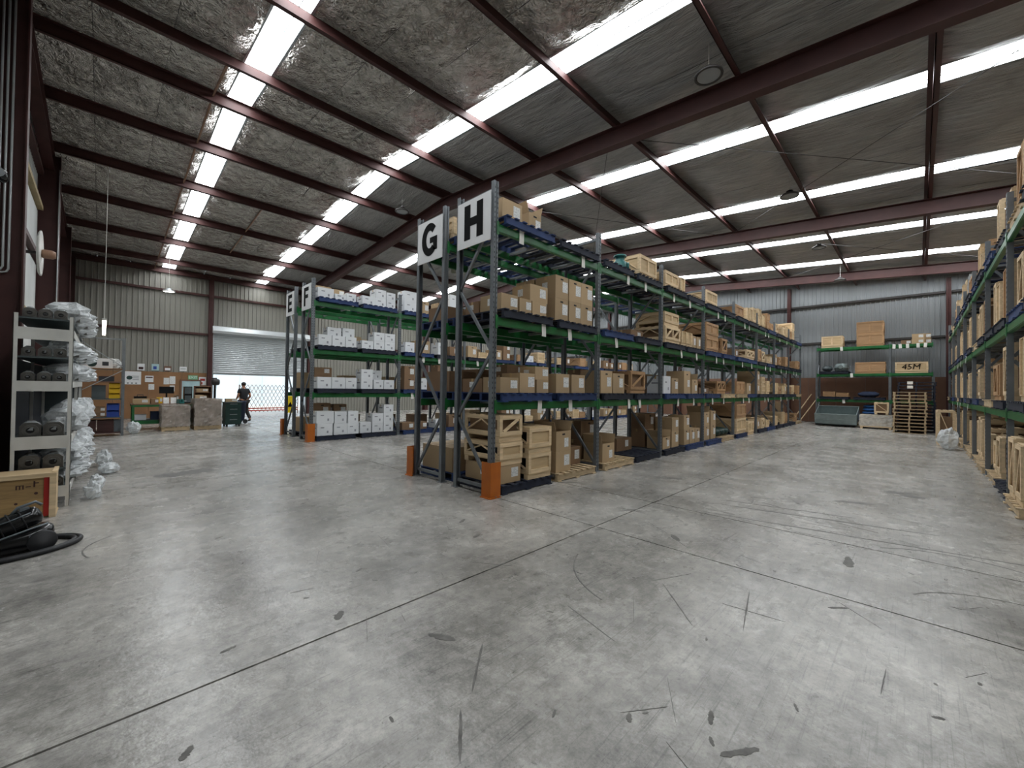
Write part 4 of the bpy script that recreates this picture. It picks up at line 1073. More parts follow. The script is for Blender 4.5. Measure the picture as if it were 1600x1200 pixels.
# plywood box on the floor before the shelving
t = T(); w_, d, h = .72, .44, .53
t.add('front_panel', MB().box(-w_/2, w_/2-.1, -d/2+.02, -d/2+.032, .02, h-.05), 'ply_box')
t.add('red_strip', MB().box(w_/2-.1, w_/2-.055, -d/2+.012, -d/2+.032, .02, h-.05), 'red_paint')
t.add('side_panel', MB().box(w_/2-.02, w_/2-.008, -d/2+.05, d/2, .02, h-.02), 'ply'); t.add('side_panel', MB().box(-w_/2, -w_/2+.012, -d/2+.05, d/2, .02, h-.02), 'ply')
t.add('back_panel', MB().box(-w_/2+.012, w_/2-.02, d/2-.012, d/2, .02, h-.02), 'ply'); t.add('base_board', MB().box(-w_/2, w_/2, -d/2+.04, d/2, 0, .02), 'ply')
t.add('top_rail', MB().box(-w_/2, w_/2, -d/2-.01, -d/2+.05, h-.05, h), 'wood_h'); t.add('corner_post', MB().box(w_/2-.055, w_/2, -d/2-.01, -d/2+.05, 0, h-.05), 'wood')
t.add('lid_board', MB().box(-w_/2, w_/2, -d/2+.05, d/2, h-.018, h-.003), 'ply'); t.add('top_rail', MB().box(w_/2-.04, w_/2, -d/2+.05, d/2, h-.003, h+.01), 'wood')
o = t.place('wooden_box', 'plywood box with pale timber rails and red strip before the white shelving', 'box', None, (-.72, 7.54, 0))
fp = [c for c in o.children if c.name.startswith('front_panel')][0]; mb = MB()
for x, z, ww, hh in ((.05, .36, .012, .045), (.075, .36, .012, .045), (.1, .36, .012, .045), (.075, .4, .06, .008), (.14, .38, .04, .01), (.185, .375, .014, .07), (.2, .415, .04, .012)): mb.cbox(x, -d/2+.019, z, ww, .002, hh)
obj('stencil_mark', mb, 'maroon', fp); mb = MB()
for x, z, r in ((-.2, .35, .022), (.2, .3, .016), (-.28, .18, .02), (.05, .2, .014)): mb.lathe([(0, 0), (r, 0), (r, -.001), (0, -.001)], (x, -d/2+.0195, z), 10, 'y')
obj('knot', mb, 'maroon', fp)

# black canister vacuum with hose coiled round it
t = T()
def superell(a, b_, c, ex=.55, nu=22, nv=12, z0=0., f=None):
    mb = MB(); sg = lambda v, e: math.copysign(abs(v)**e, v)
    for j in range(nv+1):
        ph = -PI/2+PI*j/nv
        for i in range(nu):
            th = 2*PI*i/nu
            x, y, z = a*sg(math.cos(ph), ex)*sg(math.cos(th), ex), b_*sg(math.cos(ph), ex)*sg(math.sin(th), ex), c*sg(math.sin(ph), ex)+z0
            mb.v.append(f(x, y, z) if f else (x, y, z))
    for j in range(nv):
        for i in range(nu): mb.f.append((j*nu+i, j*nu+(i+1) % nu, (j+1)*nu+(i+1) % nu, (j+1)*nu+i))
    return mb
hull = t.add('body', superell(.3, .17, .085, .6, z0=.105, f=lambda x, y, z: (x, y*(1-.25*max(0, -x/.3)), z+max(0, x)*.22*(z > .1))), 'black_plastic', None, True)
t.add('dust_tank', MB().lathe([(.0, -.25), (.06, -.25), (.085, -.21), (.09, -.02), (.092, .0), (.092, .02), (.088, .05), (.09, .16), (.08, .2), (.045, .22), (0.0, .225)], (0, 0, 0), 20, 'x'), 'black_plastic', hull, True)
t.raw[-1] = (t.raw[-1][0], remap(t.raw[-1][1], lambda x, y, z: (x*.94-z*.33+.0, y-.03, z*.94+x*.33+.27)), *t.raw[-1][2:])
t.add('trim_strip', MB().tube([(-.22, -.165, .15), (-.05, -.18, .19), (.12, -.175, .235), (.24, -.12, .25)], .008, 6), 'grey_plastic', hull, True)
t.add('trim_strip', MB().tube([(-.2, -.085, .265), (0, -.118, .325), (.13, -.118, .375)], .006, 6), 'grey_plastic', hull, True)
t.add('clip', MB().cbox(.1, -.03, .385, .06, .06, .03), 'grey_plastic', hull)
t.add('badge', MB().cbox(-.2, -.03, .275, .08, .05, .006), 'teal', hull)
for k in range(5): t.add('vent_slat', MB().bar((.12+.022*k, -.176, .1), (.12+.022*k, -.168, .17), .01, .006, (0, 1, 0)), 'grey_plastic', hull)
for k in range(4): t.add('tank_rib', MB().tube([(-.12+.07*k+.02*math.cos(a)*0-.33*.095*math.sin(a), -.03+.095*math.cos(a), .235+.023*k+.094*.95*math.sin(a)) for a in [2*PI*i/18 for i in range(18)]], .006, 5, True), 'black_rubber', hull, True)
t.add('carry_handle', MB().tube([(.02, -.03, .36), (.06, -.03, .42), (.17, -.03, .455), (.21, -.03, .42)], .013, 8), 'grey_plastic', hull, True)
for sy in (-1, 1): t.add('wheel', MB().lathe([(0, -.02), (.09, -.02), (.1, -.008), (.1, .012), (.08, .02), (0, .02)], (.2, sy*.165, .1), 20, 'y'), 'black_rubber', None, True)
t.add('front_caster', MB().lathe([(0, -.012), (.03, -.012), (.03, .012), (0, .012)], (-.25, 0, .03), 12, 'y'), 'black_rubber')
hp = []
for i in range(60):
    a = -2.6+i*.19; r = 1+.05*math.sin(i*.21); k = i/60
    hp.append((.47*r*math.cos(a)*(1-.1*k)+.02, .31*r*math.sin(a)*(1-.14*k)+.03, .024+.05*max(0, math.sin(i*.105))*(i > 20)))
t.add('hose', MB().tube(hp, .022, 8), 'black_rubber', None, True)
t.add('wand', MB().tube([(-.42, .05, .03), (-.34, -.06, .1), (-.24, -.08, .2), (-.3, -.1, .26)], .025, 8), 'black_plastic', None, True)
t.place('vacuum_cleaner', 'black canister vacuum cleaner with its hose coiled around it on the floor', 'vacuum cleaner', None, (-.60, 6.0, 0), .22)

# ------------------------------------------------------------------ workshop corner by the roller door
# grey storage rack
R2 = (-.55, 17.35); t = T(); w_, d, h = 1.05, .8, 3.0
for x in (0, w_-.06):
    for y in (0, d-.06): t.add('post', MB().box(x, x+.06, y, y+.06, 0, h), 'grey_post')
for x in (0.0, w_-.06):
    for z, k in ((.15, 0), (.95, 1), (1.75, 0), (2.4, 1)):
        p, q = (x+.03, .06, z), (x+.03, d-.06, z+.55)
        if k: p, q = (x+.03, d-.06, z), (x+.03, .06, z+.55)
        t.add('brace', MB().bar(p, q, .03, .03), 'galv')
t.add('brace', MB().bar((.06, -.012, 2.88), (w_-.06, -.012, 2.12), .02, .05, (0, 1, 0)), 'galv')
t.add('brace', MB().bar((.06, -.012, 1.35), (w_-.06, -.012, 2.0), .02, .05, (0, 1, 0)), 'galv')
for z, m_ in ((.12, 'maroon'), (.58, 'shelf_dark'), (1.14, 'shelf_dark'), (1.66, 'dado_dark'), (2.06, 'dado')):
    t.add('shelf_board', MB().box(.062, w_-.062, .005, d-.005, z-.03, z), m_)
t.add('top_rail', MB().box(.06, w_-.06, .0, .04, 2.93, 2.98), 'grey_post')
t.place('storage_rack', 'grey steel storage rack with brown shelves beside the green workbench', 'rack', None, (R2[0], R2[1], 0))
def bx(name, label, cat, x, y, z, w_, d, h, m_, rz=0, group=None, extra=None):
    t = T(); t.add('body', MB().cbox(0, 0, 0, w_, d, h), m_)
    if extra: extra(t, w_, d, h)
    return t.place(name, label, cat, group, (x, y, z), rz)
def bin_t(w_, d, h, m_):
    t = T(); th = .012; mb = MB().cbox(0, 0, 0, w_, d, th); mb.box(-w_/2, w_/2, -d/2, -d/2+th, th, h*.82); mb.box(-w_/2, w_/2, d/2-th, d/2, th, h)
    for sx in (-1, 1): mb.box(sx*w_/2, sx*(w_/2-th), -d/2+th, d/2-th, th, h)
    t.add('bin_body', mb, m_); t.add('rim', MB().box(-w_/2-.008, w_/2+.008, -d/2-.012, -d/2, h*.74, h*.82), m_)
    return t
yb = bin_t(.24, .4, .16, 'yellow')
for i in range(3): yb.place('parts_bin', f'yellow plastic parts bin, {("lowest","middle","highest")[i]} of the stack on the grey storage rack', 'bin', 'yellow bins', (.28, 17.66, 1.141+i*.162))
bb = bin_t(.28, .45, .2, 'blue_bin')
for i in range(2): bb.place('parts_bin', f'blue plastic bin, {("lower","upper")[i]} one on the grey storage rack', 'bin', 'blue bins', (.26, 17.66, .581+i*.202))
def lid(m_): return lambda t, w_, d, h: t.add('lid', MB().cbox(0, 0, h, w_+.01, d+.01, .02), m_)
bx('storage_box', 'dark box beside the yellow bins on the grey storage rack', 'box', -.06, 17.7, 1.141, .3, .4, .38, 'shelf_dark', extra=lid('print_dark'))
for i in range(4):
    carton_t(.22, .4, .15, 'card_dark').place('carton', f'small brown parts box, {("lower aisle","lower wall","upper aisle","upper wall")[i]} one beside the blue bins', 'box', 'parts boxes on the grey storage rack', (-.02 if i % 2 == 0 else -.26, 17.68, .581+.152*(i//2)))
for i in range(2): bx('drawer_case', f'dark maroon drawer case, {("aisle","wall")[i]} side at the foot of the storage rack', 'case', -.38*i+.10, 17.72, .121, .36, .5, .36, 'maroon', extra=lambda t, w_, d, h: [t.add('drawer', MB().box(-w_/2+.02, w_/2-.02, -d/2-.01, -d/2, .02+k*.11, .115+k*.11), 'maroon') for k in range(3)])
bx('storage_tub', 'grey plastic tub at the foot of the grey storage rack', 'tub', .36, 17.72, .121, .14, .4, .34, 'grey_plastic', extra=lid('grey_plastic'))
bx('paper_box', 'white box under the top shelf of the grey storage rack', 'box', -.24, 17.66, 1.661, .24, .3, .2, 'white_card', extra=lid('white_card'))
bx('parts_case', 'dark flat case under the top shelf of the storage rack', 'box', .1, 17.68, 1.661, .34, .4, .14, 'print_dark', extra=lid('maroon'))
t = T(); t.add('panel', MB().cbox(0, 0, 0, .66, .03, .3), 'sign_white'); t.add('printed_logo', MB().lathe([(0, 0), (.11, 0), (.11, -.003), (0, -.003)], (-.12, -.0155, .15), 20, 'y'), 'dark_green'); t.add('printed_logo', MB().box(.1, .24, -.0185, -.0155, .08, .2), 'print_dark')
t.place('display_board', 'white display board with round green emblem atop the grey storage rack', 'board', None, (-.1, 17.6, 2.062))
tag(obj('plastic_bag', crumple(.16, .16, .16, 88, .35), 'bag_plastic', None, False, (.27, 17.85, 2.061)), 'crumpled plastic bag beside the display board on the storage rack', 'plastic bag')
tag(obj('plastic_bag', crumple(.16, .2, .19, 91, .35), 'bag_plastic', None, False, (.75, 17.9, 0)), 'white plastic sack on the floor by the storage rack foot', 'plastic bag')
# green workbench
t = T(); bx0, bx1, by0, by1 = .75, 2.9, 19.1, 20.0; L_ = bx1-bx0
for x in (0, L_/2-.03, L_-.06):
    for y in (0, by1-by0-.06): t.add('leg', MB().box(x, x+.06, y, y+.06, 0, .8), 'green_beam')
for y in (0, by1-by0-.06):
    t.add('beam', MB().box(.06, L_-.06, y, y+.05, .2, .32), 'green_beam')
t.add('lower_shelf', MB().box(.0, L_, .07, by1-by0-.07, .321, .34), 'shelf_dark'); t.add('bench_top', MB().box(-.02, L_+.02, -.03, by1-by0+.03, .87, .9), 'dado_dark'); t.add('beam', MB().box(-.02, L_+.02, -.035, .02, .8, .869), 'green_beam'); t.add('beam', MB().box(-.02, L_+.02, by1-by0-.02, by1-by0+.03, .8, .869), 'green_beam')
t.place('workbench', 'green steel workbench before the brown hardboard panels', 'workbench', None, (bx0, by0, 0))
carton_t(.42, .35, .18, 'card').place('carton', 'pale flat carton on the green workbench', 'box', None, (.98, 19.32, .901)); carton_t(.2, .3, .18, 'card_dark').place('carton', 'small dark carton beside the pale flat carton on workbench', 'box', None, (1.34, 19.32, .901))
t = T(); t.add('case_body', MB().cbox(0, 0, 0, .34, .3, .26), 'black_plastic'); t.add('handle', MB().tube([(-.08, 0, .26), (-.08, 0, .31), (.08, 0, .31), (.08, 0, .26)], .012, 6), 'black_rubber'); t.add('badge', MB().box(-.03, .03, -.153, -.15, .12, .16), 'grey_plastic')
t.place('tool_case', 'black tool case behind the pale carton on the workbench', 'tool case', None, (.98, 19.72, .901))
t = T(); t.add('stand', MB().cbox(0, 0, 0, .2, .16, .015), 'black_plastic'); t.add('neck', MB().cbox(0, .04, .015, .05, .03, .4), 'black_plastic'); t.add('bezel', MB().cbox(0, .01, .36, .42, .03, .25), 'black_plastic'); t.add('screen', MB().box(-.195, .195, -.008, -.005, .38, .59), 'screen', 2)
t.place('computer_monitor', 'dark flat computer monitor on the green workbench', 'monitor', None, (1.7, 19.72, .901))
for i, (x, z_, h) in enumerate(((2.3, .901, .32), (2.3, 1.223, .3))):
    bx('black_box', f'black equipment box, {("lower","upper")[i]} one at the end of the workbench', 'box', x, 19.6, z_, .24, .3, h, 'black_plastic', extra=lambda t, w_, d, h: t.add('front_plate', MB().box(-w_/2+.02, w_/2-.02, -d/2-.006, -d/2, .03, h-.03), 'shelf_dark'))
for i, (x, m_) in enumerate(((1.66, 'paper'), (1.86, 'paper'))):
    t = T(); t.add('sheet', MB().bar((0, 0, 0), (0, .06, .22), .16, .006, (0, 1, 0)), m_); t.add('stand', MB().bar((0, .13, 0), (0, .065, .2), .1, .006, (0, 1, 0)), 'shelf_dark'); t.place('document_holder', f'document holder with white sheet, {("left","right")[i]} below the monitor', 'document', 'document holders', (x, 19.28, .903))
t = T(); t.add('vise_base', MB().cbox(0, 0, 0, .16, .2, .06), 'teal'); t.add('jaw', MB().cbox(-.05, 0, .06, .05, .16, .1), 'teal'); t.add('jaw', MB().cbox(.05, 0, .06, .05, .16, .1), 'teal'); t.add('screw', MB().cyl((.05, 0, .09), (.2, 0, .09), .012, n=8), 'galv'); t.place('bench_vise', 'teal bench vise on the green workbench near the black boxes', 'vise', None, (2.05, 19.22, .901), .4)
for i, (x, m_, ww, hh) in enumerate(((.98, 'white_card', .3, .16), (1.42, 'navy_cloth', .34, .26), (1.85, 'card_dark', .3, .2), (2.3, 'print_dark', .4, .3))):
    bx('storage_box', ('white', 'navy', 'brown', 'black')[i]+' box on the lower shelf of the green workbench', 'box', x, 19.5, .341, ww, .4, hh, m_, extra=lid(m_))
t = T(); t.add('body', MB().cbox(0, 0, 0, .55, .5, .16), 'white_metal'); t.add('tray', MB().cbox(0, 0, .16, .5, .4, .03), 'grey_plastic'); t.place('metal_tray', 'white metal tray lying under the green workbench', 'tray', None, (1.9, 19.52, .001))
for i, (x, y, ww, dd, hh, m_, lb) in enumerate(((1.5, 19.75, .16, .2, .22, 'yellow', 'small yellow box left of the monitor'), (1.98, 19.75, .14, .2, .3, 'card_dark', 'small dark carton right of the monitor'), (2.62, 19.3, .3, .3, .14, 'white_card', 'low white carton at the end of the workbench'), (2.66, 19.72, .26, .3, .3, 'card', 'brown carton behind the low white carton'))):
    carton_t(ww, dd, hh, m_).place('carton', lb+' on bench', 'box', None, (x, y, .901))
# pictures, posters and papers on the hardboard
YB = Y1-.05
def board(name, label, cat, x0, x1, z0, z1, m_, extra=(), y=YB, th=.006, group=None):
    if x0 > 0: x0, x1, z0, z1 = x0*1.14, x1*1.14, 1.6+(z0-1.6)*1.14, 1.6+(z1-1.6)*1.14
    t = T(); cx, cz = (x0+x1)/2, z0; t.add('sheet', MB().box(x0-cx, x1-cx, -th, 0, 0, z1-z0), m_)
    for (a0, a1, c0, c1, mm) in extra: t.add('printed_area', MB().box(a0, a1, -th-.002, -th, c0, c1), mm)
    return t.place(name, label, cat, group, (cx, y-.001, cz))
t = board('poster', 'large white poster with green oval emblem pinned on brown hardboard', 'poster', .64, 1.12, 1.58, 2.1, 'sign_white', [(-.06, .2, .36, .38, 'shelf_dark'), (-.02, .2, .28, .3, 'shelf_dark'), (-.02, .2, .2, .22, 'shelf_dark'), (-.2, -.14, .03, .08, 'print_dark'), (-.06, 0, .03, .08, 'print_dark'), (.08, .14, .03, .08, 'print_dark')])
obj('printed_area', remap(MB().lathe([(0, 0), (1, 0), (1, -.002), (0, -.002)], (0, 0, 0), 20, 'y'), lambda x, y, z: (x*.1-.12, y-.006, z*.09+.3)), 'dark_green', t)
board('notice_paper', 'white notice with purple heading pinned beside the poster', 'paper', 1.24, 1.5, 1.68, 1.94, 'sign_white', [(-.12, .12, .19, .25, 'maroon')])
board('notice_paper', 'white notice sheet, left one of the pair above the monitor', 'paper', 1.82, 2.0, 1.6, 1.87, 'paper'); board('notice_paper', 'taller white notice sheet, right one of the pair above the monitor', 'paper', 2.01, 2.2, 1.61, 1.94, 'paper')
board('notice_paper', 'white notice sheet pinned left of the monitor', 'paper', 1.35, 1.53, 1.37, 1.6, 'paper'); board('notice_paper', 'white notice sheet pinned right of the monitor', 'paper', 2.02, 2.18, 1.3, 1.55, 'paper')
for i, (x0, x1, z0, z1, m_, ex, lb) in enumerate(((1.0, 1.22, 2.15, 2.42, 'sign_white', [(-.08, .08, .05, .16, 'maroon')], 'framed picture with red motif'), (1.43, 1.66, 2.16, 2.43, 'glass_blue', [(-.07, .05, .06, .2, 'blue_bin')], 'pale blue framed picture'), (1.82, 2.06, 2.16, 2.36, 'dado_dark', [(-.1, .1, .03, .14, 'sign_white')], 'brown framed white certificate'), (2.33, 2.57, 2.17, 2.36, 'sign_white', [(-.1, .1, .08, .15, 'lamp_grey')], 'plain white framed card'))):
    board('framed_picture', f'{lb} on the corrugated wall above the hardboard', 'picture', x0, x1, z0, z1, m_, ex, Y1-.035, .02)
e = board('exit_sign', 'green EXIT sign on brown hardboard above the side door', 'sign', 2.62, 2.95, 1.82, 2.0, 'exit_green', [], YB, .03); 
obj('sign_letter', remap(text_mb('EXIT', .15), lambda x, y, z: (x*1.1, -.033-z, .1+y*1.1)), 'sign_white', e)
board('fire_sign', 'red and white fire notice on the hardboard beside the roller door', 'sign', 3.0, 3.25, 1.58, 1.94, 'sign_white', [(-.1, .1, .22, .33, 'red_paint'), (-.1, .0, .04, .16, 'red_paint')])
d2 = struct('door_2', MB().box(2.69, 3.51, YB-.05, YB-.002, 0, 1.8), 'glass_blue')
for x in (2.69, 3.45): obj('door_frame', MB().box(x, x+.06, YB-.07, YB-.051, 0, 1.84), 'dado_dark', d2)
obj('door_frame', MB().box(2.75, 3.45, YB-.07, YB-.051, 1.78, 1.84), 'dado_dark', d2); obj('door_handle', MB().cbox(2.85, YB-.08, .9, .04, .05, .12), 'galv', d2)
# timber pigeonhole shelf
t = T(); w_, d, h = .56, .3, 1.55
for x in (-w_/2, w_/2-.025): t.add('side', MB().box(x, x+.025, -d/2, d/2, 0, h), 'dado_dark')
for z in (.1, .55, 1.02, 1.3, 1.53): t.add('shelf_board', MB().box(-w_/2+.025, w_/2-.025, -d/2, d/2, z-.02, z), 'dado_dark')
t.add('back', MB().box(-w_/2+.025, w_/2-.025, d/2-.012, d/2, 0, h), 'card_dark')
t.place('bookcase', 'brown timber shelf unit behind the wrapped pallets', 'shelf', None, (2.9, 20.6, 0))
for i, (z_, ww) in enumerate(((1.021, .3), (1.301, .4), (.551, .4))): carton_t(ww, .2, .15, 'card').place('carton', f'small carton on the brown timber shelf unit, {("second highest","topmost","middle")[i]} compartment', 'box', 'cartons in the brown shelf unit', (2.87, 20.58, z_))
# shrink-wrapped pallet loads
def wrapped(x, y, w_, d, h, seed, label, nz=3):
    t = T()
    for v in (-d/2+.05, 0, d/2-.05): t.add('stringer', MB().cbox(0, v, .016, w_, .05, .106), 'pallet_wood')
    for i in range(6): t.add('deck_board', MB().cbox(-w_/2+.05+(w_-.1)*i/5, 0, .122, .09, d, .018), 'pallet_wood')
    for i in range(3): t.add('bottom_board', MB().cbox(-w_/2+.05+(w_-.1)*i/2, 0, 0, .09, d, .016), 'pallet_wood')
    for k in range(nz):
        for i in range(2): t.add('packed_carton', MB().cbox(-w_/4+.003+i*(w_/2-.006), 0, .141+k*(h-.141)/nz, w_/2-.04, d-.07, (h-.141)/nz-.006), 'card')
    t.add('stretch_film', wrapbox(w_-.02, d-.02, h-.12, .142, seed, .05, 14), 'shrink_wrap')
    return t.place('wrapped_pallet', label, 'pallet load', 'shrink wrapped pallets', (x, y, 0))
wrapped(1.83, 18.55, .76, .9, .86, 3, 'low shrink wrapped pallet of cartons before the workbench', 2); wrapped(2.72, 18.5, .8, .95, 1.08, 9, 'taller shrink wrapped pallet of cartons beside the lower one')
# dark green tool cabinet, bench drill, trolley
t = T(); t.add('cabinet_body', MB().cbox(0, 0, .08, .52, .6, .84), 'dark_green')
for k in range(4): dr = t.add('drawer', MB().box(-.23, .23, -.312, -.3, .12+k*.2, .3+k*.2), 'dark_green'); t.add('drawer_handle', MB().box(-.12, .12, -.325, -.312, .26+k*.2, .28+k*.2), 'galv', dr)
t.add('worktop', MB().cbox(0, 0, .92, .6, .66, .03), 'shelf_dark')
for sx in (-.2, .2):
    for sy in (-.24, .24): t.add('foot', MB().cbox(sx, sy, 0, .06, .06, .08), 'black_rubber')
t.place('tool_cabinet', 'dark green tool cabinet with drawers near the roller door', 'cabinet', None, (3.62, 19.1, 0))
carton_t(.36, .3, .12, 'card').place('carton', 'open parts tray on the dark green tool cabinet', 'box', None, (3.58, 19.1, .951))
t = T(); t.add('base', MB().cbox(0, 0, 0, .4, .4, .06), 'iron'); t.add('column', MB().cyl((0, .08, .06), (0, .08, 1.7), .045, n=12), 'iron'); t.add('head', superell(.15, .22, .14, .6, 14, 8, 1.72), 'dark_steel', None, True); t.add('motor', MB().cyl((0, .2, 1.62), (0, .2, 1.9), .09, n=12), 'dark_steel'); t.add('table', MB().cbox(0, -.06, .95, .3, .3, .03), 'iron'); t.add('chuck', MB().cyl((0, -.12, 1.42), (0, -.12, 1.6), .025, n=8), 'galv')
t.place('pillar_drill', 'dark pillar drill standing beside the roller door jamb', 'drill', None, (3.36, 20.9, 0))
t = T(); t.add('tub', MB().lathe([(.2, .12), (.26, .9), (.27, .9), (.27, .93), (.24, .93), (.23, .9), (.18, .16)], (0, 0, 0), 16), 'navy_cloth', None, True)
for sy in (-1, 1): t.add('wheel', MB().lathe([(0, -.02), (.09, -.02), (.09, .02), (0, .02)], (.15, sy*.2, .09), 14, 'y'), 'black_rubber')
t.add('handle', MB().tube([(.25, -.15, .9), (.33, -.15, .98), (.33, .15, .98), (.25, .15, .9)], .015, 6), 'black_plastic')
t.place('waste_bin', 'navy wheeled bin being pushed beside the walking person', 'bin', None, (4.08, 20.2, 0), .3)

# person walking away, seen from behind
def skin_obj(name, joints, edges, m_, parent=None, sub=2, rt=0):
    me = bpy.data.meshes.new(name); me.from_pydata([j[0] for j in joints], edges, [])
    o = link(name, me, parent); me.materials.append(MATS[m_])
    sk = o.modifiers.new('skin', 'SKIN'); sk.use_smooth_shade = True
    for v, j in zip(me.skin_vertices[0].data, joints): r = j[1]; v.radius = r if isinstance(r, tuple) else (r, r)
    me.skin_vertices[0].data[rt].use_root = True
    ss = o.modifiers.new('sub', 'SUBSURF'); ss.levels = sub; ss.render_levels = sub
    return o
J = {'pel': ((0, 0, .93), (.15, .11)), 'wai': ((0, .01, 1.08), (.135, .1)), 'che': ((0, .03, 1.28), (.165, .115)), 'nkb': ((0, .03, 1.43), (.08, .07)), 'nk': ((0, .04, 1.5), .052), 'jaw': ((.0, .065, 1.55), (.062, .07)), 'hd': ((0, .06, 1.63), (.075, .092)), 'top': ((0, .05, 1.7), (.05, .06)),
     'lsh': ((-.17, .02, 1.4), .06), 'lel': ((-.23, .02, 1.13), .045), 'lwr': ((-.21, .2, .98), .033), 'lha': ((-.2, .27, .97), (.038, .022)),
     'rsh': ((.17, .02, 1.4), .06), 'rel': ((.24, -.04, 1.13), .045), 'rwr': ((.23, .14, .98), .033), 'rha': ((.22, .21, .97), (.038, .022)),
     'lhp': ((-.09, 0, .88), .09), 'lkn': ((-.1, .12, .5), .062), 'lan': ((-.1, .03, .1), .042), 'lto': ((-.1, .17, .045), (.045, .035)),
     'rhp': ((.09, 0, .88), .09), 'rkn': ((.12, .02, .5), .062), 'ran': ((.15, -.24, .16), .042), 'rto': ((.15, -.13, .055), (.045, .035))}
K = list(J); ED = [('pel', 'wai'), ('wai', 'che'), ('che', 'nkb'), ('nkb', 'nk'), ('nk', 'jaw'), ('jaw', 'hd'), ('hd', 'top'), ('che', 'lsh'), ('lsh', 'lel'), ('lel', 'lwr'), ('lwr', 'lha'), ('che', 'rsh'), ('rsh', 'rel'), ('rel', 'rwr'), ('rwr', 'rha'), ('pel', 'lhp'), ('lhp', 'lkn'), ('lkn', 'lan'), ('lan', 'lto'), ('pel', 'rhp'), ('rhp', 'rkn'), ('rkn', 'ran'), ('ran', 'rto')]
pj = [J[k] for k in K]; pe = [(K.index(a), K.index(b_)) for a, b_ in ED]
# five fingers rooted in each palm
for hnd, sx in (('lha', 1), ('rha', -1)):
    b0 = Vector(J[hnd][0])
    for f in range(4):
        a = len(pj); o_ = b0+Vector(((f-1.5)*.017, .03, 0)); ln = (.05, .06, .055, .042)[f]
        pj += [(tuple(o_), .0085), (tuple(o_+Vector((0, ln*.7, -.012))), .008), (tuple(o_+Vector((0, ln, -.04))), .007)]; pe += [(K.index(hnd), a), (a, a+1), (a+1, a+2)]
    a = len(pj); pj += [(tuple(b0+Vector((sx*.038, .0, .0))), .01), (tuple(b0+Vector((sx*.055, .035, -.01))), .009)]; pe += [(K.index(hnd), a), (a, a+1)]
person = skin_obj('person', pj, pe, 'skin')
person.location = (4.36, 20.72, 0); person.rotation_euler = (0, 0, .25)
tag(person, 'person in black T-shirt and dark trousers walking towards the open roller door', 'person')
def cloth(name, keys, eds, grow, m_, over=None):
    js = []
    for k in keys:
        p, r = (over or {}).get(k, J[k]); r = r if isinstance(r, tuple) else (r, r); js.append((p, (r[0]+grow, r[1]+grow)))
    return skin_obj(name, js, [(keys.index(a), keys.index(b_)) for a, b_ in eds], m_, person)
cloth('t_shirt', ['pel', 'wai', 'che', 'nkb', 'lsh', 'lel', 'rsh', 'rel'], [('pel', 'wai'), ('wai', 'che'), ('che', 'nkb'), ('che', 'lsh'), ('lsh', 'lel'), ('che', 'rsh'), ('rsh', 'rel')], .022, 'shirt', {'lel': ((-.205, .02, 1.24), .052), 'rel': ((.21, -.01, 1.24), .052), 'nkb': ((0, .03, 1.43), (.075, .065))})
cloth('trousers', ['pel', 'lhp', 'lkn', 'lan', 'rhp', 'rkn', 'ran'], [('pel', 'lhp'), ('lhp', 'lkn'), ('lkn', 'lan'), ('pel', 'rhp'), ('rhp', 'rkn'), ('rkn', 'ran')], .02, 'trousers')
for a, b_ in (('lan', 'lto'), ('ran', 'rto')):
    p, q = Vector(J[a][0]), Vector(J[b_][0]); zb = .0 if a == 'lan' else .01
    o = skin_obj('shoe', [((p.x, p.y-.02, p.z-.03 if a == 'lan' else p.z-.05), (.05, .052)), (tuple((p+q)/2+Vector((0, 0, -.0))), (.05, .045)), ((q.x, q.y+.02, max(.04, q.z)), (.05, .038))], [(0, 1), (1, 2)], 'shoe', person)
hm = superell(.088, .103, .085, 1, 16, 10, 1.66, lambda x, y, z: (x, y+.045, z)); obj('hair', hm, 'hair', person, True)
for sx in (-1, 1): obj('ear', superell(.012, .02, .03, 1, 8, 6, 1.61, lambda x, y, z: (x+sx*.08, y+.06, z)), 'skin', person, True)
obj('nose', superell(.012, .02, .02, 1, 8, 6, 1.605, lambda x, y, z: (x, y+.155, z)), 'skin', person, True)

# folding lattice barrier across the yard side of the door
t = T(); x0, x1, zb, zt = 5.35, 8.35, .12, 1.66
n = 15; st = (x1-x0)/n
for i in range(-4, n+1):
    for s in (1, -1):
        a, b_ = x0+i*st, x0+(i+4)*st
        pa, pb = (a, zb), (b_, zt)
        if a < x0: pa = (x0, zb+(x0-a)/(b_-a)*(zt-zb))
        if b_ > x1: pb = (x1, zt-(b_-x1)/(b_-a)*(zt-zb))
        if pb[0]-pa[0] < .08: continue
        if s < 0: pa, pb = (x0+x1-pa[0], pa[1]), (x0+x1-pb[0], pb[1])
        t.add('lattice_bar', MB().bar((pa[0]-x0, .012*s, pa[1]), (pb[0]-x0, .012*s, pb[1]), .02, .028, (0, 1, 0)), 'lattice')
for z in (.18, .3): t.add('bottom_rail', MB().box(0, x1-x0, -.035, -.024, z, z+.06), 'red_paint')
for x in (0, x1-x0): t.add('end_post', MB().cyl((x, 0, 0), (x, 0, 1.66), .025, n=8), 'lattice')
t.place('folding_barrier', 'brown folding lattice barrier standing in the yard outside the door', 'barrier', None, (x0, 26.5, -.02))
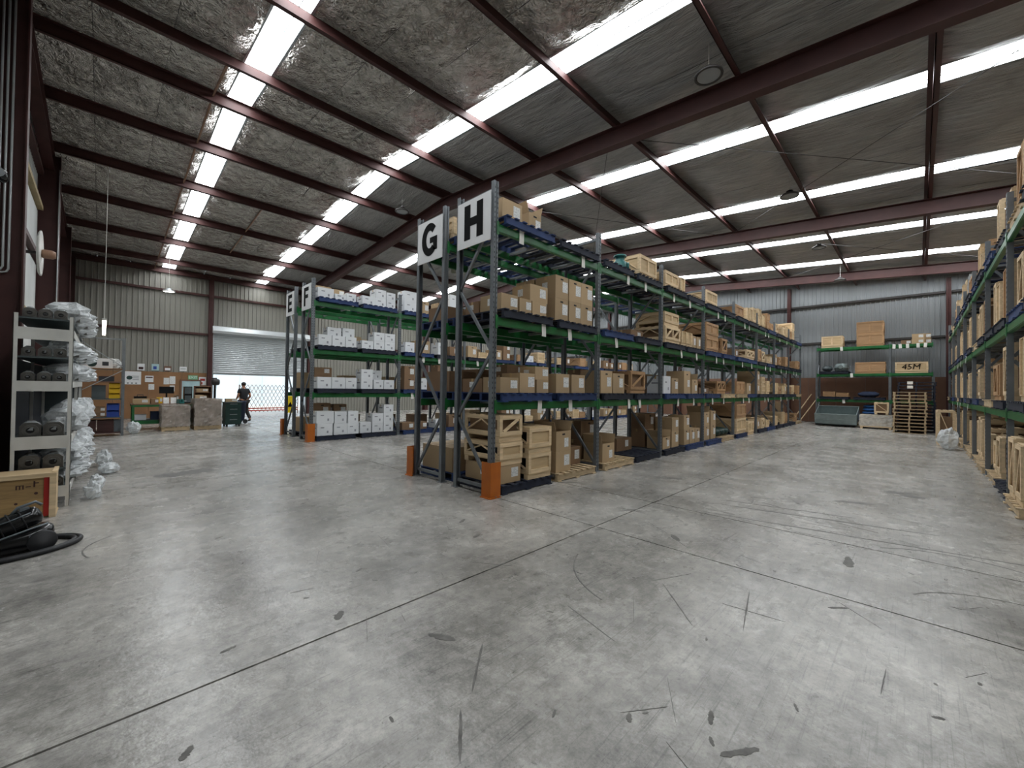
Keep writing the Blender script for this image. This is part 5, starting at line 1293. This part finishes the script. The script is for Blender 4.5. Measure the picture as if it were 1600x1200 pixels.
# yellow warning board on a stand behind rack E
t = T(); pn = t.add('panel', MB().cbox(0, 0, .45, .36, .012, .72), 'hi_yellow'); t.add('pictogram', MB().extrude([(-.1, .7), (.1, .7), (0, .92)], lambda a, c: (a, -.009, c), lambda a, c: (a, -.006, c)), 'sign_black', pn)
for sx in (-.15, .15): t.add('leg', MB().bar((sx, .008, .5), (sx, .12, 0), .03, .02), 'hi_yellow'); t.add('leg', MB().bar((sx, -.008, .5), (sx, -.12, 0), .03, .02), 'hi_yellow')
t.place('warning_sign', 'yellow folding safety sign with black triangle near the door jamb', 'sign', None, (5.75, 19.2, 0), -.35)

# ------------------------------------------------------------------ far end by the gable wall
# galvanised tray body
t = T(); w_, d, h = 1.25, 1.6, .46; th = .025
t.add('tray_floor', MB().cbox(0, 0, .12, w_, d, th), 'galv_tray')
for sx in (-1, 1):
    s = t.add('side_wall', MB().box(sx*w_/2, sx*(w_/2-th), -d/2, d/2, .12+th, .12+h), 'galv_tray')
    t.add('top_rail', MB().box(sx*(w_/2+.02), sx*(w_/2-th-.01), -d/2, d/2, .12+h, .17+h), 'galv_tray', s); t.add('stiffener', MB().box(sx*(w_/2+.015), sx*w_/2, -d/2, d/2, .3, .36), 'galv_tray', s)
for sy in (-1, 1): t.add('end_wall', MB().box(-w_/2+th, w_/2-th, sy*d/2, sy*(d/2-th), .12+th, .14+h), 'galv_tray')
for sx in (-.45, .45): t.add('runner', MB().cbox(sx, 0, 0, .1, d, .12), 'black_rubber')
t.place('metal_tray', 'open galvanised tray body on the floor before the far wall rack', 'tray', None, (25.65, 2.84, .19), 0, ry=-.3)
bx('timber_block', 'timber block propping up the back of the galvanised tray', 'block', 26.06, 2.84, 0, .16, 1.3, .3, 'wood_h', extra=lambda t, w_, d, h: t.add('rope_groove', MB().box(-w_/2, w_/2, -.05, .05, h, h+.006), 'maroon'))
# sacks
t = T(); sk = remap(superell(.42, .3, .075, .6, 18, 8, .075), lambda x, y, z: (x, y, z))
t.add('sack', sk, 'blue_tarp', None, True)
pallet_t('pallet_wood').place('pallet', 'bare timber pallet under the blue sacks by the far wall rack', 'pallet', None, (27.05, 1.72, 0))
for i in range(6): t.place('sack', f'blue woven sack, {ORD[i]} from the bottom of its pile under the far wall rack', 'sack', 'blue sacks', (26.95+.03*(i % 2), 1.70-.03*(i % 3), .141+i*.152), .1*(i % 3))
# film-covered low crate with a small open crate on it
fc = crate_t(1.0, 1.1, .62, 'ply').place('crate', 'wide low crate under clear film beside the timber pallet stack', 'crate', None, (25.4, 1.38, 0), 0)
obj('plastic_film', wrapbox(1.03, 1.13, .5, .135, 17, .03), 'clear_wrap', fc)
crate_t(.5, .5, .55, 'open').place('crate', 'small open timber crate standing on the film covered crate', 'crate', None, (25.5, 1.2, .66), 0)
for i in range(12): pallet_t('pallet_wood', 1.0, 1.02).place('pallet', f'bare timber pallet, {ORD[i] if i < 9 else ("tenth", "eleventh", "twelfth")[i-9]} from the floor in the tall pallet stack', 'pallet', 'bare timber pallet stack', (23.85+random.uniform(-.02, .02), .25+random.uniform(-.02, .02), i*.142), random.uniform(-.015, .015))
for i in range(15): pallet_t('navy_shade_pallet', 1.0, 1.2).place('pallet', f'navy pallet, {ORD[i] if i < 9 else ("tenth", "eleventh", "twelfth", "thirteenth", "fourteenth", "topmost")[i-9]} from the floor in the stack behind the bare pallets', 'pallet', 'navy pallet stack', (25.05, .06+random.uniform(-.02, .02), i*.142), random.uniform(-.015, .015))
# paper notices on the navy stack
for i, z in enumerate((1.86, 2.04)):
    board('notice_paper', f'{("lower", "upper")[i]} white paper stuck on the navy pallet stack', 'paper', -.09, .09, 0, .12, 'tag_paper')
    o = [o for o in bpy.data.objects if o.get('label') == f'{("lower", "upper")[i]} white paper stuck on the navy pallet stack'][0]; o.location = (24.548, .25, z); o.rotation_euler = (0, 0, -PI/2)
# goods on the far wall rack
def lump(name, label, cat, m_, x, y, z, r, seed, amp=.2):
    return tag(obj(name, crumple(*r, seed, amp), m_, None, True, (x, y, z)), label, cat)
pz = RW.levels[1]+PH+.001
t = T(); t.add('housing', MB().lathe([(0, 0), (.26, 0), (.28, .1), (.28, .3), (.2, .4), (0, .42)], (0, 0, 0), 18), 'galv_tray', None, True); t.add('flange', MB().lathe([(.28, .16), (.34, .16), (.34, .2), (.28, .2)], (0, 0, 0), 18), 'galv_tray'); t.add('inlet', MB().cyl((-.2, 0, .22), (-.4, 0, .22), .1, n=12), 'galv_tray')
t.place('pump_housing', 'grey round pump housing on a pallet, far wall rack middle level', 'pump', None, (26.85, 2.8, pz))
lump('covered_goods', 'grey covered bundle beside the round pump housing, far wall rack', 'bundle', 'shelf_dark', 26.9, 3.38, pz, (.24, .22, .15), 5)
lump('covered_goods', 'dark navy covered bundle on bottom level of the far wall rack', 'bundle', 'navy_cloth', 26.85, 1.75, RW.levels[0]+PH+.001, (.34, .4, .14), 8)
# tools leaning and cartons by the end of rack H
for i, (x, y, a) in enumerate(((27.62, 4.55, .5), (27.55, 4.2, .62))):
    tag(obj('timber_batten', MB().bar((x-.4, y+.45, .0+.03), (x+.18, y-.35, 1.55-.1*i), .05, .03), 'wood'), f'pale timber batten leaning on the far wall dado, {("longer", "shorter")[i]} one', 'batten', 'leaning battens')
carton_t(.5, .5, .6, 'card_dark').place('carton', 'tall dark carton on the floor past the end of rack H', 'box', None, (26.95, 5.6, 0), .06)
carton_t(.4, .4, .5, 'card').place('carton', 'brown carton stacked on the dark one past rack H', 'box', None, (26.95, 5.6, .602), -.1)
# side rack floor extras
crate_t(.55, .4, 1.1, 'open').place('crate', 'tall narrow open crate standing in the aisle before the side rack', 'crate', None, (19.25, -.62, 0), .05)
tag(obj('plastic_bag', crumple(.3, .22, .3, 140, .35), 'bag_plastic', None, False, (17.6, -.62, 0)), 'big crumpled clear plastic bag on the floor against the side rack', 'plastic bag')
t = T(); t.add('packed_carton', MB().cbox(0, 0, 0, .5, .7, .8), 'alu'); t.add('stretch_film', wrapbox(.51, .71, .8, .002, 21, .03), 'clear_wrap'); t.place('wrapped_load', 'tall silver shrink wrapped load, side rack top level, fourth bay from far wall', 'pallet load', None, RR.P(RR.us[3]+2.0, .42, 4.07+.142))
# teal pump and green sacks on rack H
t = T(); t.add('casing', MB().lathe([(0, 0), (.16, .0), (.18, .06), (.17, .2), (.1, .26), (.1, .34), (.14, .34), (.14, .38), (0, .38)], (0, 0, 0), 16), 'teal', None, True); t.add('motor', MB().lathe([(0, 0), (.1, .0), (.12, .03), (.12, .22), (.09, .26), (0, .26)], (.16, 0, .18), 14, 'x'), 'teal', None, True); t.add('flange', MB().cyl((0, -.16, .12), (0, -.2, .12), .1, n=14), 'teal')
t.place('pump', 'teal painted pump on top level of rack H, second bay from sign', 'pump', None, RH.P(RH.us[1]+1.2-.0, .25, 4.09+PH+.001), .5, rx=0)
for i in range(3): tag(obj('sack', remap(superell(.2, .34, .13, .7, 14, 8, .13), lambda x, y, z: (x, y, z)), 'dark_green', None, True, RH.P(RH.us[3]+1.68+.4*i-.02, .42, PH+.001)), f'{ORD[i]} dark green sack on floor pallet of rack H, fourth bay from sign', 'sack', 'green sacks under rack H')

# ------------------------------------------------------------------ lamps, fan, conduits
def highbay(x, y, z, lit, label):
    t = T(); t.add('housing', MB().lathe([(0, .13), (.08, .13), (.09, .055), (.18, .045), (.225, .0), (.225, -.022), (.19, -.022), (.185, -.005), (0, -.005)], (0, 0, 0), 24), 'lamp_grey' if lit else 'dark_steel', None, True)
    t.add('lens', MB().cyl((0, 0, -.014), (0, 0, -.006), .182, n=24), 'lamp_lit' if lit else 'lens_off'); t.add('cord', MB().cyl((0, 0, .12), (0, 0, roofz(y)-.02-z), .006, n=6), 'white_metal'); t.add('hook', MB().cyl((0, 0, .12), (0, 0, .17), .016, n=8), 'galv')
    return t.place('highbay_lamp', label, 'lamp', 'high bay lamps', (x, y, z))
highbay(7.18, 2.53, 6.98, False, 'unlit round pendant lamp between first strips, near the big rafter'); highbay(13.22, 2.51, 7.01, False, 'unlit round pendant lamp between the third and fourth roof light strips'); highbay(6.95, 12.20, 7.47, False, 'unlit round pendant lamp near the ridge above rack G')
highbay(18.70, 2.62, 7.01, False, 'unlit round pendant lamp just before the fifth roof light strip'); highbay(23.94, 2.56, 6.84, False, 'unlit round pendant lamp after the sixth roof light strip'); highbay(1.96, 22.80, 5.59, True, 'lit round pendant lamp over the workbench')
t = T(); t.add('body', MB().cbox(0, 0, .03, .09, 4.4, .05), 'white_metal'); 
for sx in (-.022, .022): t.add('tube', MB().cyl((sx, -2.17, .012), (sx, 2.17, .012), .014, n=8), 'lamp_lit')
for sy in (-1.2, 1.2): t.add('suspension_wire', MB().cyl((0, sy, .08), (0, sy, roofz(17.3+sy)-.07-3.22), .006, n=5), 'white_metal')
t.place('batten_lamp', 'lit fluorescent batten lamp hung over the grey storage rack', 'lamp', None, (.02, 17.3, 3.22))
t = T(); t.add('guard_disc', MB().lathe([(0, -.01), (.1, -.03), (.38, -.02), (.42, .0), (.42, .02), (.38, .01), (0, .02)], (0, 0, 0), 28, 'x'), 'white_metal', None, True); t.add('motor', MB().lathe([(0, .02), (.07, .02), (.085, .05), (.085, .16), (.06, .2), (0, .2)], (0, 0, 0), 16, 'x'), 'lattice', None, True); t.add('bracket', MB().bar((-.02, 0, 0), (-.36, .0, -.02), .05, .05), 'dark_steel')
t.place('wall_fan', 'round white wall fan with brown motor between the left wall columns', 'fan', None, (-.87, 11.8, 4.05))
t = T(); t.add('housing', superell(.09, .14, .09, .7, 14, 8, .0), 'black_plastic', None, True); t.add('lens', MB().cyl((0, -.142, 0), (0, -.128, 0), .07, n=14), 'lens_off'); t.add('bracket', MB().bar((0, .1, 0), (0, .25, .05), .03, .03), 'dark_steel')
t.place('wall_lamp', 'small black floodlight on the first left wall column', 'lamp', None, (-1.09, 9.3, 4.56))
for i in range(3):
    x = -1.12+.055*i; zb = 3.22+.03*(2-i)
    obj('conduit', MB().tube([(x, 9.58, 7.5), (x, 9.58, zb+.06), (x-.02, 9.58, zb+.015), (x-.06, 9.58, zb), (-1.24, 9.58, zb)], .014, 8), 'conduit', wall_left, True)
obj('conduit', MB().tube([(-.88, 16.05, .3), (-.88, 16.05, 7.2)], .014, 8), 'conduit', wall_left, True)
obj('conduit', MB().tube([(-1.15, 10.7, 2.25), (-1.15, 10.7, 3.12), (-1.15, 10.6, 3.24), (-1.15, 10.25, 3.26)], .03, 8), 'white_metal', wall_left, True)
